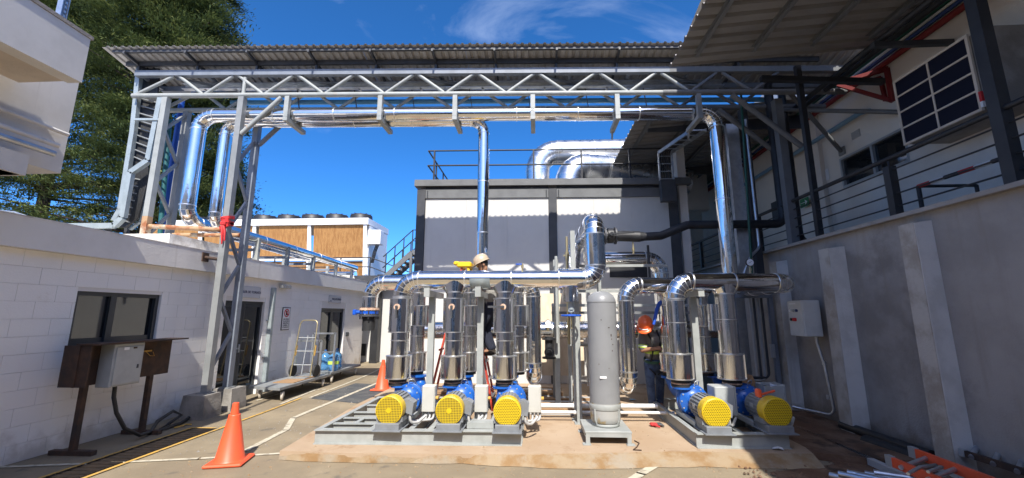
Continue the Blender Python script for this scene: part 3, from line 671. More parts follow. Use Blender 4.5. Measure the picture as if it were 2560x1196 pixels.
# ------------------------------------------------------------------ polished pipes on the gantry
RA, RB = .132, .110
ZA = 5.393 + RA; ZBp = 5.393 + RB
t = thing('clad_pipe', 'long polished pipe along the front of the gantry, turning down at both ends', 'pipe', g(-6.5, .18, 3))
pA = g(-6.53, .18, ZA)
clad_pipe(t, [V(pA.x + .1, 11.2, 3.28), V(pA.x, pA.y, 3.42), pA, g(3.50, .20, ZA), g(3.50, .20, 2.36)], RA, .30, seg=1.25)
t = thing('clad_pipe', 'thinner polished pipe behind it on the gantry, dropping down at the middle of the yard', 'pipe', g(-1, .6, 3))
pB = g(-6.18, .43, ZBp)
clad_pipe(t, [V(pB.x + .08, 13.6, 3.22), V(pB.x, pB.y, 3.36), pB, g(-1.0, .43, ZBp), g(-1.0, .43, 1.2)], RB, .27, seg=1.15)
q = MB(); c = g(-1.0, .43, 1.1); q.cyl(c, c + V(0, 0, .1), .15, n=20); q.build('flange', 'steel_grey', t)
# blue tray running the length of the gantry and a thin blue one behind
t = thing('cable_tray', 'galvanised cable channel with blue sheen running along inside the gantry', 'cable tray', g(-2, .5, 6))
q = MB(); q.channel(g(-7.05, .28, 6.20), g(3.75, .28, 6.20), .10, .12, .006, side=-1); q.build('channel', 'galvanised', t)
for x in [-6.6 + .62 * i for i in range(17)]:
    q = MB(); q.beam(g(x, .26, 6.15), g(x, .50, 6.15), .035, .02); q.build('rung', 'galvanised', t)
q = MB(); q.channel(g(-7.05, .50, 6.20), g(3.75, .50, 6.20), .08, .10, .006); q.build('channel', 'galvanised', t)
for x in [-6.0 + 1.17 * i for i in range(8)]:
    q = MB(); q.beam(g(x, .40, 6.30), g(x + .08, .44, 5.75), .012, .03); q.build('hanger_rod', 'charcoal', t)
one('air_line', 'tray_blue', 'blue pipe line passing through the gantry above the polished pipes', 'pipe', lambda q: q.cyl(g(-6.4, REAR + .16, 6.10), g(4.8, REAR + .16, 6.10), .05, n=12))
# cable ladder coming down from the gantry to the workshop roof
t = thing('cable_ladder', 'galvanised cable ladder full of black cables dropping from gantry to roof', 'cable tray', at(330, 540, Y=7.0))
YL = 7.0; A = lambda px, py, dy=0: at(px, py, Y=YL + dy)
def rail(pts, w=.05, h=.16, dy=0, m='galv_paint'):
    q = MB()
    for a, c in zip(pts[:-1], pts[1:]): q.channel(A(*a, dy), A(*c, dy), w, h, .006, up=(0, 1, 0))
    return q.build('side_rail', m, t)
rail([(352, 150), (334, 330), (303, 525), (287, 553)], .09, .08, .05)
rail([(405, 238), (372, 402), (328, 432), (308, 545), (287, 565), (60, 567)], .095, .08, -.02)
rail([(384, 418), (350, 555), (326, 574)], .03, .06, .3)
for k in range(9):
    f = k / 8; a = A(346 - 16 * f, 245 + 145 * f, .1); c = A(398 - 26 * f, 258 + 150 * f, .1); q = MB(); q.beam(a, c, .022, .02); q.build('rung', 'steel_grey', t)
for k in range(7):
    f = k / 6; a = A(327 - 22 * f, 445 + 105 * f, .1); c = A(378 - 33 * f, 455 + 108 * f, .25); q = MB(); q.beam(a, c, .022, .02); q.build('rung', 'steel_grey', t)
for k in range(13):
    f = (k + .3) / 12.6; q = MB()
    q.tube([A(358 + 42 * f, 150, .16), A(352 + 42 * f, 240, .16), A(340 + 38 * f, 330, .16), A(332 + 38 * f, 410, .16), A(322 + 48 * f, 450, .18), A(312 + 45 * f, 500, .18), A(302 + 44 * f, 545, .18), A(288 + 30 * f, 567, .2), A(230, 566, .2 + .03 * k), A(80, 565, .2 + .03 * k)], .024, n=7); q.build('cable', 'cable_black', t)
q = MB(); q.beam(A(338, 300, -.05), A(405, 300, -.05), .06, .04); q.build('tie_bar', 'galv_paint', t)
for u_, w_, d_ in ((272, 600, .1), (318, 605, .4)): q = MB(); q.beam(A(u_, 565, d_), A(u_ - 2, w_, d_), .06, .06); q.build('support_leg', 'charcoal', t)
one('water_main', 'pipe_strong_blue', 'bright blue pipe standing upright behind the roof leg of the gantry', 'pipe', lambda q: q.tube(rounded([at(455, 250, Y=8.0), at(402, 600, Y=8.0), at(380, 606, Y=8.4)], .12, 5), .055, n=12))
one('vent_pipe', 'teal_paint', 'teal pipe standing beside the bright blue pipe on the roof', 'pipe', lambda q: q.cyl(at(424, 300, Y=7.6), at(400, 590, Y=7.6), .045, n=12))
one('loose_hose', 'galvanised', 'thin grey hose arching over the parapet at far left', 'hose', lambda q: q.tube([at(x, y, Y=6.2) for x, y in ((-30, 530), (0, 527), (35, 530), (65, 540), (92, 560), (100, 575))], .012, n=8))
# long clad pipe on its supports along the workshop roof, beyond the gantry
for i, (yy, ln) in enumerate(((8.6, .55), (9.7, .5), (10.9, .45), (12.2, .42), (13.3, .4))):
    t = thing('pipe_support', '%s grey steel pipe support on the workshop roof, counted from the gantry' % ('first', 'second', 'third', 'fourth', 'fifth')[i], 'pipe support', (-6.3, yy, 2.7))
    for dx in (-.55, .28):
        q = MB(); q.beam((-6.35 + dx, yy, 2.7), (-6.35 + dx, yy, 3.34 - .02 * i), .075, .075); q.build('post', 'steel_light', t)
    q = MB(); q.beam((-6.94, yy, 3.08 - .02 * i), (-6.03, yy, 3.08 - .02 * i), .06, .06); q.build('cross_arm', 'steel_blue', t)
# ------------------------------------------------------------------ equipment building behind the pumps (black frame, white panels)
def F(x, dy, z): return V(x, 10.06 + .03 * x + dy, z)
eb = thing('equipment_building', 'white panelled plant room with black steel frame behind the pumps', 'building', F(0, 0, 0))
def pt(name, m, fn, par): q = MB(); fn(q); return q.build(name, m, par)
for x, w in ((-2.88, .21), (.445, .20), (3.45, .22)):
    pt('column', 'charcoal', lambda q: (q.box(F(x, .01, 2.46), (w, .03, 4.75)), q.box(F(x, .14, 2.46), (.03, .18, 4.75)), q.box(F(x, .245, 2.46), (w, .03, 4.75))), eb)
pt('roof_edge', 'dark_grey_paint_and_shade', lambda q: q.beam(F(-3.05, .05, 4.95), F(3.9, .05, 4.95), .24, .12), eb)
pt('roof_deck', 'dark_grey_paint_and_shade', lambda q: q.prism([F(-3.05, -.05, 5.012), F(3.9, -.05, 5.012), F(3.9, 5, 5.012), F(-3.05, 5, 5.012)], (0, 0, .05)), eb)
for xa, xb in ((-2.77, .34), (.55, 3.33)):
    bm_ = pt('girder', 'dark_grey_paint_and_shade', lambda q: q.channel(F(xa, .03, 4.70), F(xb, .03, 4.70), .06, .23, .012, side=1), eb)
    for xx in (xa + .05, xb - .05):
        pt('bolt', 'charcoal', lambda q: [q.cyl(F(xx, -.02, 4.62 + .05 * k), F(xx, .01, 4.62 + .05 * k), .013, n=6) for k in range(4)], bm_)
    pt('gap_plate', 'black_paint', lambda q: q.beam(F(xa, .02, 4.855), F(xb, .02, 4.855), .02, .08), eb)
    n = 3; w = (xb - xa) / n
    for k in range(n):
        a, c = xa + k * w, xa + (k + 1) * w
        pt('wall_panel', 'panel_white', lambda q: q.prism([F(a + .0015, .04, .1), F(c - .0015, .04, .1), F(c - .0015, .04, 4.80), F(a + .0015, .04, 4.80)], (0, .06, 0)), eb)
pt('side_wall', 'panel_white', lambda q: q.box(F(-2.86, 2.7, 2.4), (.1, 4.8, 4.7)), eb)
pt('vent_opening', 'black_paint', lambda q: q.box(F(2.25, .035, 2.72), (.9, .05, .30)), eb)
# railing on its roof
t = thing('roof_railing', 'thin black steel railing on the roof of the plant room', 'railing', F(0, 0, 5.06))
ZR = 5.86
for z in (ZR, 5.46): pt('rail', 'black_paint', lambda q: q.cyl(F(-2.74, .02, z), F(3.4, .02, z), .021, n=8), t)
for x in (-2.58, -.02, 1.2, 2.42, 3.35): pt('post', 'black_paint', lambda q: q.beam(F(x, .02, 5.06), F(x, .02, ZR), .04, .04), t)
for z in (ZR, 5.46): pt('rail', 'black_paint', lambda q: q.cyl(F(-2.74, .02, z), F(-2.74, 2.6, z), .021, n=8), t)
for dy in (.9, 1.75, 2.6): pt('post', 'black_paint', lambda q: q.beam(F(-2.74, dy, 5.06), F(-2.74, dy, ZR), .035, .035), t)
# big aluminium ducts on that roof
t = thing('exhaust_duct', 'large gored aluminium duct bending over at the left of the plant room roof', 'duct', (.2, 12.3, 5.06))
clad_pipe(t, [V(.10, 12.6, 5.06), V(.10, 12.6, 6.80), V(6.5, 12.85, 6.88)], .38, .64, seg=1.2, m='aluminium', gores=7, n=36)
t = thing('exhaust_duct', 'nearer round aluminium duct elbow curving away on the plant room roof', 'duct', (1.2, 11.9, 5.06))
clad_pipe(t, [V(1.0, 11.75, 5.06), V(1.0, 11.75, 6.02), V(2.2, 12.05, 6.02), V(4.6, 12.2, 5.55)], .40, .55, seg=1.3, m='aluminium', gores=6, n=36)
one('plant_block', 'cream_wall', 'pale concrete block behind the ducts on the plant room roof', 'wall', lambda q: q.box((3.6, 13.6, 5.95), (4.2, .3, 1.8)))

# ------------------------------------------------------------------ cooling unit with brown pads on the far platform
cu = thing('cooling_unit', 'long white dry cooler with brown cooling pads and black fans on top', 'cooling unit', (-9.6, 15.2, 3.1))
YC = 15.0; XL, XRr = -13.9, -6.35
pt('top_beam', 'white_metal', lambda q: q.box(((XL + XRr) / 2, YC + 1.0, 5.16), (XRr - XL + .1, 2.2, .24)), cu)
pt('side_panel', 'white_metal', lambda q: q.box((XRr + .02, YC + 1.05, 4.02), (.05, 1.9, 2.0)), cu)
for i in range(4):
    x1 = XRr - .12 - i * 2.18; x0 = x1 - 1.98
    for z0, z1 in ((3.78, 5.02), (3.02, 3.66)):
        k_ = .10 * (5.02 - z1) ; k0 = .10 * (5.02 - z0)
        p = pt('cooling_pad', 'pad_brown', lambda q: q.prism([(x0, YC + k0, z0), (x1, YC + k0, z0), (x1, YC + k_, z1), (x0, YC + k_, z1)], (0, .12, 0)), cu)
    pt('mid_rail', 'white_metal', lambda q: q.box(((x0 + x1) / 2, YC + .10, 3.72), (x1 - x0, .1, .07)), cu)
    for dx in (-.02, .10):
        pt('frame_post', 'white_metal', lambda q: q.beam((x1 + .02 + dx * .3, YC - .02, 5.04), (x1 + .05 + dx, YC + .16, 3.02), .085, .05), cu)
for i in range(8):
    x = XRr - .45 - i * .97
    fan = pt('fan', 'black_paint', lambda q: q.lathe((x, YC + .42, 5.28), [(.43, 0), (.41, .20), (.38, .22), (.36, .22), (.36, .02)], 20), cu)
    pt('fan_guard', 'black_paint', lambda q: [q.beam(V(x, YC + .42, 5.52) + V(math.cos(a), math.sin(a), 0) * .40, V(x, YC + .42, 5.52) - V(math.cos(a), math.sin(a), 0) * .40, .02, .015) for a in (0, .63, 1.26, 1.9, 2.5)], fan)
    pt('motor', 'black_paint', lambda q: q.cyl((x, YC + .42, 5.3), (x, YC + .42, 5.50), .1, n=12), fan)
pt('control_box', 'white_metal', lambda q: q.bevbox((XRr + .28, YC + .15, 4.55), (.50, .36, .55), .02), cu)
pt('conduit_bundle', 'cable_black', lambda q: [q.tube([(XRr + .3 + .05 * k, YC + .2, 4.3), (XRr + .2 + .05 * k, YC + .2, 4.0), (XRr + .12 + .04 * k, YC + .25, 3.6)], .02, n=6) for k in range(3)], cu)
# platform under it
pf = thing('platform', 'dark steel platform with white wall below carrying the dry cooler', 'platform', (-8, 16, 0))
pt('deck_beam', 'charcoal', lambda q: q.box((-8.6, 14.62, 2.93), (11.2, .12, .26)), pf)
pt('deck', 'charcoal', lambda q: q.box((-8.6, 16.7, 3.0), (11.2, 4.0, .05)), pf)
pt('column', 'black_paint', lambda q: q.box((-5.72, 14.75, 1.4), (.26, .22, 2.8)), pf)
pt('column', 'black_paint', lambda q: q.box((-3.2, 14.75, 1.4), (.22, .22, 2.8)), pf)
pt('wall', 'panel_white', lambda q: q.box((-4.4, 15.1, 1.4), (2.9, .12, 2.8)), pf)
pt('wall', 'panel_white', lambda q: q.box((-7.6, 15.2, 1.4), (3.4, .12, 2.8)), pf)
pt('vent', 'black_paint', lambda q: q.box((-6.35, 15.12, .42), (.34, .05, .42)), pf)
pt('back_mass', 'panel_white', lambda q: q.box((-8.4, 17.6, 1.45), (10.6, 2.0, 2.9)), pf)
rl = thing('platform_railing', 'thin black railing along the dry cooler platform sloping down to the right', 'railing', (-7, 14.6, 3))
R0 = [(-12.0, 14.6), (-5.95, 14.6)]
for z in (3.72, 3.38): pt('rail', 'black_paint', lambda q: q.tube([(-12.0, 14.6, z), (-6.0, 14.6, z), (-3.7, 14.6, z - .85)], .02, n=6), rl)
for x, dz in ((-9.6, 0), (-8.3, 0), (-7.1, 0), (-6.0, 0), (-5.1, -.33), (-4.3, -.63)): pt('post', 'black_paint', lambda q: q.beam((x, 14.6, 3.0 if dz > -.2 else 2.7), (x, 14.6, 3.72 + dz), .035, .035), rl)
pt('rail', 'black_paint', lambda q: q.cyl((-5.7, 14.6, 3.08), (-3.3, 14.6, 3.08), .02, n=6), rl)
# stair up to the plant room roof
st = thing('stair', 'open steel stair with black handrails rising behind the plant room', 'stair', (-5.2, 13.4, 3))
A0, A1 = at(955, 700, Y=13.6), at(1030, 632, Y=13.6)
sd = (A1 - A0)
A1e = A1 + V(.75, 0, 0)
for dy in (0, .8):
    pt('stringer', 'dark_grey_paint_and_shade', lambda q: q.beam(A0 + V(0, dy, 0), A1 + V(0, dy, 0), .05, .17), st)
    pt('landing_beam', 'dark_grey_paint_and_shade', lambda q: q.beam(A1 + V(0, dy, 0), A1e + V(0, dy, 0), .05, .15), st)
    for hz in (.78, .40):
        pt('handrail', 'black_paint', lambda q: q.tube([A0 + V(0, dy, hz), A1 + V(0, dy, hz), A1e + V(0, dy, hz)], .018, n=6), st)
    for f in (.1, .4, .7, 1.0):
        pt('baluster', 'black_paint', lambda q: q.beam(A0 + sd * f + V(0, dy, 0), A0 + sd * f + V(0, dy, .78), .03, .03), st)
    pt('leg', 'dark_grey_paint_and_shade', lambda q: q.beam(A1 + V(-.02, dy, 0), (A1.x - .02, A1.y + dy, .0), .08, .08), st)
for k in range(7):
    f = (k + .5) / 7; pt('tread', 'dark_grey_paint_and_shade', lambda q: q.box(A0 + sd * f + V(.03, .4, .02), (.2, .76, .03)), st)
pt('landing', 'dark_grey_paint_and_shade', lambda q: q.box(A1 + V(.4, .4, .07), (.75, .8, .03)), st)
# clad pipe lying low beyond the parapet
t = thing('clad_pipe', 'short polished pipe lying behind the roof pipe supports near the dry cooler', 'pipe', (-6.6, 13.9, 2.9))
clad_pipe(t, [V(-8.2, 13.9, 3.02), V(-6.2, 13.9, 3.02)], .13, .2, seg=1.0)

# ------------------------------------------------------------------ yard closing the view behind the camera (seen in the polished metal)
bk = thing('warehouse', 'grey warehouse closing the yard behind the viewer', 'building', (0, -15, 0))
pt('wall', 'old_white', lambda q: q.box((0, -15, 4.75), (46, .4, 9.5)), bk)
for x in (-12, -4, 4, 12): pt('roller_door', 'frame_dark', lambda q: q.box((x, -14.76, 1.8), (3.2, .1, 3.6)), bk)
for x in (-13, -10, -6, -2, 2, 6, 10, 13): pt('window', 'glass_dark', lambda q: q.box((x, -14.78, 6.6), (2.2, .08, 1.4)), bk)
for x in (-8, 0, 8): pt('pier', 'dark_grey_paint_and_shade', lambda q: q.box((x, -14.7, 4.75), (.7, .3, 9.5)), bk)

# end wall closing the passage between plant room and terrace
one('passage_wall', 'cream_wall', 'shaded wall closing the passage right of the plant room', 'wall', lambda q: q.box((5.2, 15.6, 3.6), (4.4, .25, 7.2)))
one('pale_column', 'cream_wall', 'pale concrete column beside the right corner of the plant room', 'column', lambda q: q.box((3.72, 10.35, 2.95), (.20, .25, 5.9)))
cl = thing('cable_ladder', 'galvanised cable ladder dropping from the gantry to the plant room corner', 'cable tray', F(3.2, 0, 4.6))
c0_, c1_, c2_ = V(3.45, 8.35, 5.5), V(3.22, 9.86, 5.62), V(3.22, 9.86, 4.75)
for dx in (-.16, .16): pt('side_rail', 'galvanised', lambda q: (q.beam(c0_ + V(dx, 0, 0), c1_ + V(dx, 0, 0), .03, .08), q.beam(c1_ + V(dx, 0, 0), c2_ + V(dx, 0, 0), .03, .08, (0, 1, 0))), cl)
for k in range(9):
    a_ = c0_ + (c1_ - c0_) * (k / 5) if k < 5 else c1_ + (c2_ - c1_) * ((k - 4.5) / 4.5)
    pt('rung', 'galvanised', lambda q: q.beam(a_ - V(.15, 0, 0), a_ + V(.15, 0, 0), .03, .02), cl)
for k in range(5): pt('cable', 'cable_black', lambda q: q.tube(rounded([c0_ + V(-.1 + .05 * k, 0, .04), c1_ + V(-.1 + .05 * k, .03, .04), c2_ + V(-.1 + .05 * k, .03, -.1)], .12, 4), .018, n=6), cl)
pt('end_box', 'charcoal', lambda q: q.bevbox(c2_ + V(0, -.02, -.12), (.36, .14, .55), .01), cl)
# ------------------------------------------------------------------ right: retaining wall, terrace, building, canopy
RWX = 4.55
rw = thing('retaining_wall', 'tall raw concrete retaining wall with pilasters along the right', 'wall', (RWX, 5, 0))
def pr_(name, m, fn, par=rw): q = MB(); fn(q); return q.build(name, m, par)
pr_('wall_face', 'concrete', lambda q: q.box((RWX + .2, 4.0, 1.43), (.4, 23, 2.86)))
pr_('coping', 'concrete', lambda q: q.box((RWX + .16, 4.0, 2.885), (.5, 23, .05)))
for y0, y1, zt, dp in ((4.91, 5.13, 2.76, .20), (6.29, 6.53, 2.68, .23), (7.71, 7.95, 2.66, .20), (3.3, 3.55, 2.8, .2)):
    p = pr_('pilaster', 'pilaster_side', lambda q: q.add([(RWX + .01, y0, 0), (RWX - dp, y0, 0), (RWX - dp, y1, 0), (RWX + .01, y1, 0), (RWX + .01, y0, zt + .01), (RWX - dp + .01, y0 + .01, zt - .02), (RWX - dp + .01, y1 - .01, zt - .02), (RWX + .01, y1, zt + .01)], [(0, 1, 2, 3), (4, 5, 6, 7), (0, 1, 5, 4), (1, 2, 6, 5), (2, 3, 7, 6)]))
    pr_('skylit_face', 'pilaster', lambda q: q.prism([(RWX + .005, y0 - .004, .002), (RWX - dp + .004, y0 - .004, .002), (RWX - dp + .014, y0 + .006, zt - .03), (RWX + .005, y0 - .004, zt)], (0, -.008, 0)), p)  # near face paler than the front: stronger sky light painted in
b = MB(); b.box((7.2, 4.0, 2.86), (5, 23, .06)); struct(b.build('terrace', 'concrete'))
# building beyond the terrace
BX = 6.25
bd = thing('terrace_building', 'cream plastered building above the retaining wall with a shaded window', 'building', (BX, 5, 2.9))
OW = (6.90, 8.42, 4.20, 4.82)
def pb(name, m, fn, par=bd): q = MB(); fn(q); return q.build(name, m, par)
def wall_parts(q):
    for a, c, z0, z1 in ((-6, OW[0], 2.88, 7.6), (OW[1], 16, 2.88, 7.6), (OW[0], OW[1], 2.88, OW[2]), (OW[0], OW[1], OW[3], 7.6)):
        q.box((BX + .15, (a + c) / 2, (z0 + z1) / 2), (.3, c - a, z1 - z0))
pb('wall', 'cream_wall', wall_parts)
pb('pilaster', 'cream_wall', lambda q: q.box((BX - .04, 9.05, 5.2), (.1, .4, 4.6)))
pb('pilaster', 'cream_wall', lambda q: q.box((BX - .04, 12.0, 5.2), (.1, .4, 4.6)))
wf = pb('window', 'alu_frame', lambda q: [q.box((BX + .03, y, z), (.07, sy, sz)) for y, z, sy, sz in (((OW[0] + OW[1]) / 2, OW[3] - .02, OW[1] - OW[0], .045), ((OW[0] + OW[1]) / 2, OW[2] + .02, OW[1] - OW[0], .045), (OW[0] + .02, 4.51, .045, .53), (OW[1] - .02, 4.51, .045, .53), (7.62, 4.51, .05, .53))])
for a, c in ((OW[0] + .04, 7.6), (7.65, OW[1] - .04)): pb('pane', 'glass_dark', lambda q: q.box((BX + .05, (a + c) / 2, 4.51), (.01, c - a, .54)), wf)
pb('window', 'frame_dark', lambda q: q.box((BX - .005, 10.6, 4.3), (.03, .7, .55)))
# plenum box with dark filter panels
vb = thing('filter_box', 'big concrete-grey ventilation box with eight dark filter panels in a pale frame', 'ventilation box', (5.6, 6.2, 4.3))
VX0, VX1, VY0, VY1, VZ0, VZ1 = 5.62, 6.25, 5.13, 6.22, 4.22, 5.24
pv = lambda name, m, fn, par=vb: (lambda q: (fn(q), q.build(name, m, par))[1])(MB())
pv('casing', 'concrete', lambda q: q.box(((VX0 + VX1) / 2 + .01, (VY0 + VY1) / 2 - .1, (VZ0 + VZ1) / 2), (VX1 - VX0 - .02, VY1 - VY0 + .2, VZ1 - VZ0)))
for r_ in range(4):
    for c_ in range(2):
        ya, yb = VY0 + c_ * (VY1 - VY0) / 2, VY0 + (c_ + 1) * (VY1 - VY0) / 2; za, zb = VZ0 + r_ * (VZ1 - VZ0) / 4, VZ0 + (r_ + 1) * (VZ1 - VZ0) / 4
        pv('filter_panel', 'fluid_panel', lambda q: q.box((VX0 - .008, (ya + yb) / 2, (za + zb) / 2), (.02, yb - ya - .025, zb - za - .025)))
def fr(q):
    for k in range(5):
        z = VZ0 + k * (VZ1 - VZ0) / 4; q.box((VX0 - .014, (VY0 + VY1) / 2, z), (.03, VY1 - VY0 + .03, .024 if 0 < k < 4 else .032))
    for k in range(3):
        y = VY0 + k * (VY1 - VY0) / 2; q.box((VX0 - .012, y, (VZ0 + VZ1) / 2), (.028, .026 if k == 1 else .034, VZ1 - VZ0 + .03))
pv('panel_frame', 'soffit_beige', fr)
pv('corner_marker', 'ink_red', lambda q: q.box((VX0 - .02, VY0 - .03, VZ0 + .16), (.03, .03, .13)))
pv('corner_marker', 'white_plain', lambda q: q.box((VX0 - .02, VY0 - .03, VZ0 + .055), (.03, .03, .075)))
# coloured service pipes along that wall
for nm, m, dx, dz, r_, lb_ in (('service_pipe', 'pipe_red', -.10, 0, .05, 'dark red pipe running along under the other service pipes on the cream wall'), ('service_pipe', 'pipe_blue', -.10, .12, .032, 'dark blue pipe just above the red one on the cream wall'), ('service_pipe', 'pipe_white', -.10, .19, .02, 'thin white pipe between the blue and green pipes on the cream wall'), ('service_pipe', 'green_paint', -.10, .27, .045, 'dark green pipe topmost of the service pipes on the cream wall')):
    q = MB(); q.cyl((BX + dx, -3, 6.02 + dz), (BX + dx, 15, 6.02 + dz), r_, n=12); tag(q.build(nm, m), lb_, 'pipe')
one('service_pipe', 'pipe_sky', 'pale blue pipe lower on the cream wall with a stub bend', 'pipe', lambda q: q.tube(rounded([(BX - .12, 14, 5.42), (BX - .12, 7.55, 5.42), (BX + .05, 7.5, 5.42)], .08, 4), .045, n=12))
# red steel bracket
t = thing('wall_bracket', 'red steel angle bracket carrying the service pipes on the cream wall', 'bracket', (BX, 7.3, 5.5))
for q_, w in ((((BX - .55, 7.45, 5.96), (BX, 7.0, 5.96)), .07), (((BX - .55, 7.45, 5.93), (BX, 7.02, 5.35)), .06), (((BX - .02, 7.0, 5.96), (BX - .02, 7.0, 5.33)), .07), (((BX - .4, 7.38, 5.86), (BX - .04, 7.12, 5.86)), .05), (((BX - .06, 7.12, 5.86), (BX - .05, 7.1, 5.4)), .05)):
    q = MB(); q.beam(q_[0], q_[1], w, w); q.build('bracket_bar', 'pipe_red', t)
one('wall_label', 'conduit_grey', 'small grey plate on the cream wall above the shaded window', 'plate', lambda q: q.box((BX - .01, 7.9, 5.13), (.02, .2, .14)))
one('notice_sheet', 'paper', 'pale paper sheet stuck on the cream wall left of the window', 'notice', lambda q: q.box((BX - .006, 8.85, 4.63), (.008, .18, .24)))
t = thing('exit_sign', 'green arrow sign on the cream wall behind the railing', 'sign', (BX, 9.5, 4.2))
q = MB(); q.box((BX - .10, 9.5, 4.2), (.012, .30, .2)); q.build('plate', 'exit_green', t)
q = MB(); q.beam((BX - .109, 9.6, 4.2), (BX - .109, 9.44, 4.2), .006, .03, (1, 0, 0)); q.prism([(BX - .112, 9.47, 4.26), (BX - .112, 9.39, 4.2), (BX - .112, 9.47, 4.14), (BX - .112, 9.44, 4.2)], (.006, 0, 0)); q.build('arrow', 'white_plain', t)
# railing and posts on the retaining wall
rr = thing('terrace_railing', 'black steel railing with five rails on top of the retaining wall', 'railing', (4.75, 5, 2.9))
for k in range(5):
    z = 3.75 - .165 * k; q = MB(); q.cyl((4.75, -1, z), (4.75, 14.5, z), .034 if k == 0 else .011, n=8); q.build('rail', 'black_paint', rr)
q = MB(); q.beam((4.75, 5.56, 2.91), (4.75, 5.56, 3.64), .10, .10); q.build('post', 'black_paint', rr)
for z in (3.64,): 
    q = MB(); q.cyl((4.75, 5.56, 3.64), (4.75, 5.56, 3.73), .012, n=6); q.build('post_pin', 'black_paint', rr)
for y in (2.6, 8.85, 10.4, 12.0, 13.6): q = MB(); q.beam((4.75, y, 2.91), (4.75, y, 3.73), .07, .07); q.build('post', 'black_paint', rr)
for y, ln, nm in ((7.06, 6.1, 'slimmer black canopy post standing on the far part of the retaining wall'), (4.19, 6.2, 'thick black canopy post at the right edge of the view')):
    t = thing('canopy_post', nm, 'post', (4.75, y, 2.9))
    w = .085 if y > 6 else .115
    q = MB(); q.beam((4.75, y, 2.91), (4.75, y, ln), w, w); q.build('shaft', 'black_paint', t)
    q = MB(); q.box((4.75, y, 2.92), (.2, .2, .015)); q.build('base_plate', 'black_paint', t)
# striped crash barrier on the terrace
t = thing('crash_barrier', 'red, white and black striped steel barrier standing on the terrace', 'barrier', (5.2, 5, 2.9))
pA_, pB_ = V(5.25, 5.75, 3.42), V(5.25, 4.25, 3.42)
cols = ['ink_red', 'white_plain', 'black_paint', 'ink_red', 'white_plain', 'black_paint', 'white_plain', 'ink_red']
for k, c in enumerate(cols):
    q = MB(); q.cyl(pA_ + (pB_ - pA_) * (k / 8), pA_ + (pB_ - pA_) * ((k + 1) / 8), .026, n=10); q.build('stripe', c, t)
for p in (pA_, pB_):
    q = MB(); q.cyl(p, (p.x, p.y, 2.9), .026, n=10); q.build('leg', 'black_paint', t)
q = MB(); q.cyl(pA_, pA_ + V(.75, 0, 0), .022, n=8); q.cyl(pA_ + V(.75, 0, 0), (pA_.x + .75, pA_.y, 2.9), .022, n=8); q.build('side_rail', 'black_paint', t)
# canopy roofs
def canopy(name, label, Y0, Y1, XE, ZE, slope, steps):
    t = thing(name, label, 'canopy', (XE, Y0, ZE)); pitch = .24; h = .05
    W_ = pitch * 4; y = Y0; srcp = None; X1 = 6.6
    while y < Y1 - .05:
        def prof_pts(yb):
            o = []
            for i in range(4):
                a = yb + i * pitch; o += [(a, 0), (a + pitch * .62, 0), (a + pitch * .72, h), (a + pitch * .9, h)]
            o.append((yb + 4 * pitch, 0)); return o
        if srcp is None:
            P_ = prof_pts(y); q = MB(); vs = [(XE, a, ZE + hh) for a, hh in P_] + [(X1, a, ZE + slope * (X1 - XE) + hh) for a, hh in P_]; n = len(P_)
            q.add(vs, [(k, k + 1, n + k + 1, n + k) for k in range(n - 1)]); srcp = q.build('canopy_sheet', 'canopy_sheet', t); y0_ = y
        else: share(srcp, t, (steps * (y - y0_), y - y0_, 0))
        y += W_
    for xx in (XE + .32, XE + 1.25, XE + 2.2, XE + 3.1):
        q = MB(); q.channel((xx, Y0, ZE + slope * (xx - XE) - .055), (xx + steps * (Y1 - Y0), Y1, ZE + slope * (xx - XE) - .055), .06, .10, .006); q.build('purlin', 'dark_grey_paint_and_shade', t)
    yy = Y0 + .6
    while yy < Y1:
        q = MB(); q.prism([(XE + .34, yy, ZE - .08), (X1 - .3, yy, ZE + slope * (X1 - XE) - .12), (X1 - .3, yy, ZE - .30 + slope * 2), (XE + .34, yy, ZE - .16)], (0, .05, 0)); q.build('cantilever_beam', 'charcoal', t); yy += 3.1
    return t
canopy('canopy', 'dark corrugated canopy over the right side, in front of the gantry', 3.0, 6.45, 2.42, 6.02, .07, 0)
canopy('canopy', 'dark corrugated canopy further back, beside and behind the viewer', -6.6, 2.99, 3.05, 6.05, .07, 0)
canopy('canopy', 'farther corrugated canopy beyond the gantry at right', 8.55, 16.0, 2.30, 6.02, .07, 0)
# struts from wall to gantry end
for i, (a, c) in enumerate((((4.9, 8.3, 5.9), (6.22, 6.75, 5.0)), ((4.9, 7.6, 5.9), (6.22, 8.3, 4.95)))):
    t = thing('stay', 'grey stay from gantry end to cream wall, ending %s' % ('by the filter box' if i == 0 else 'left of the window'), 'brace', c)
    q = MB(); q.cyl(a, c, .04, n=10); q.build('tube', 'dark_grey_paint_and_shade', t); q = MB(); q.box(V(c) + V(.015, 0, 0), (.03, .16, .16)); q.build('plate', 'steel_grey', t)
one('roof_beam', 'black_paint', 'black beam running from the gantry end to the filter box', 'beam', lambda q: q.beam((4.0, 6.9, 5.78), (6.0, 6.85, 5.62), .09, .09))
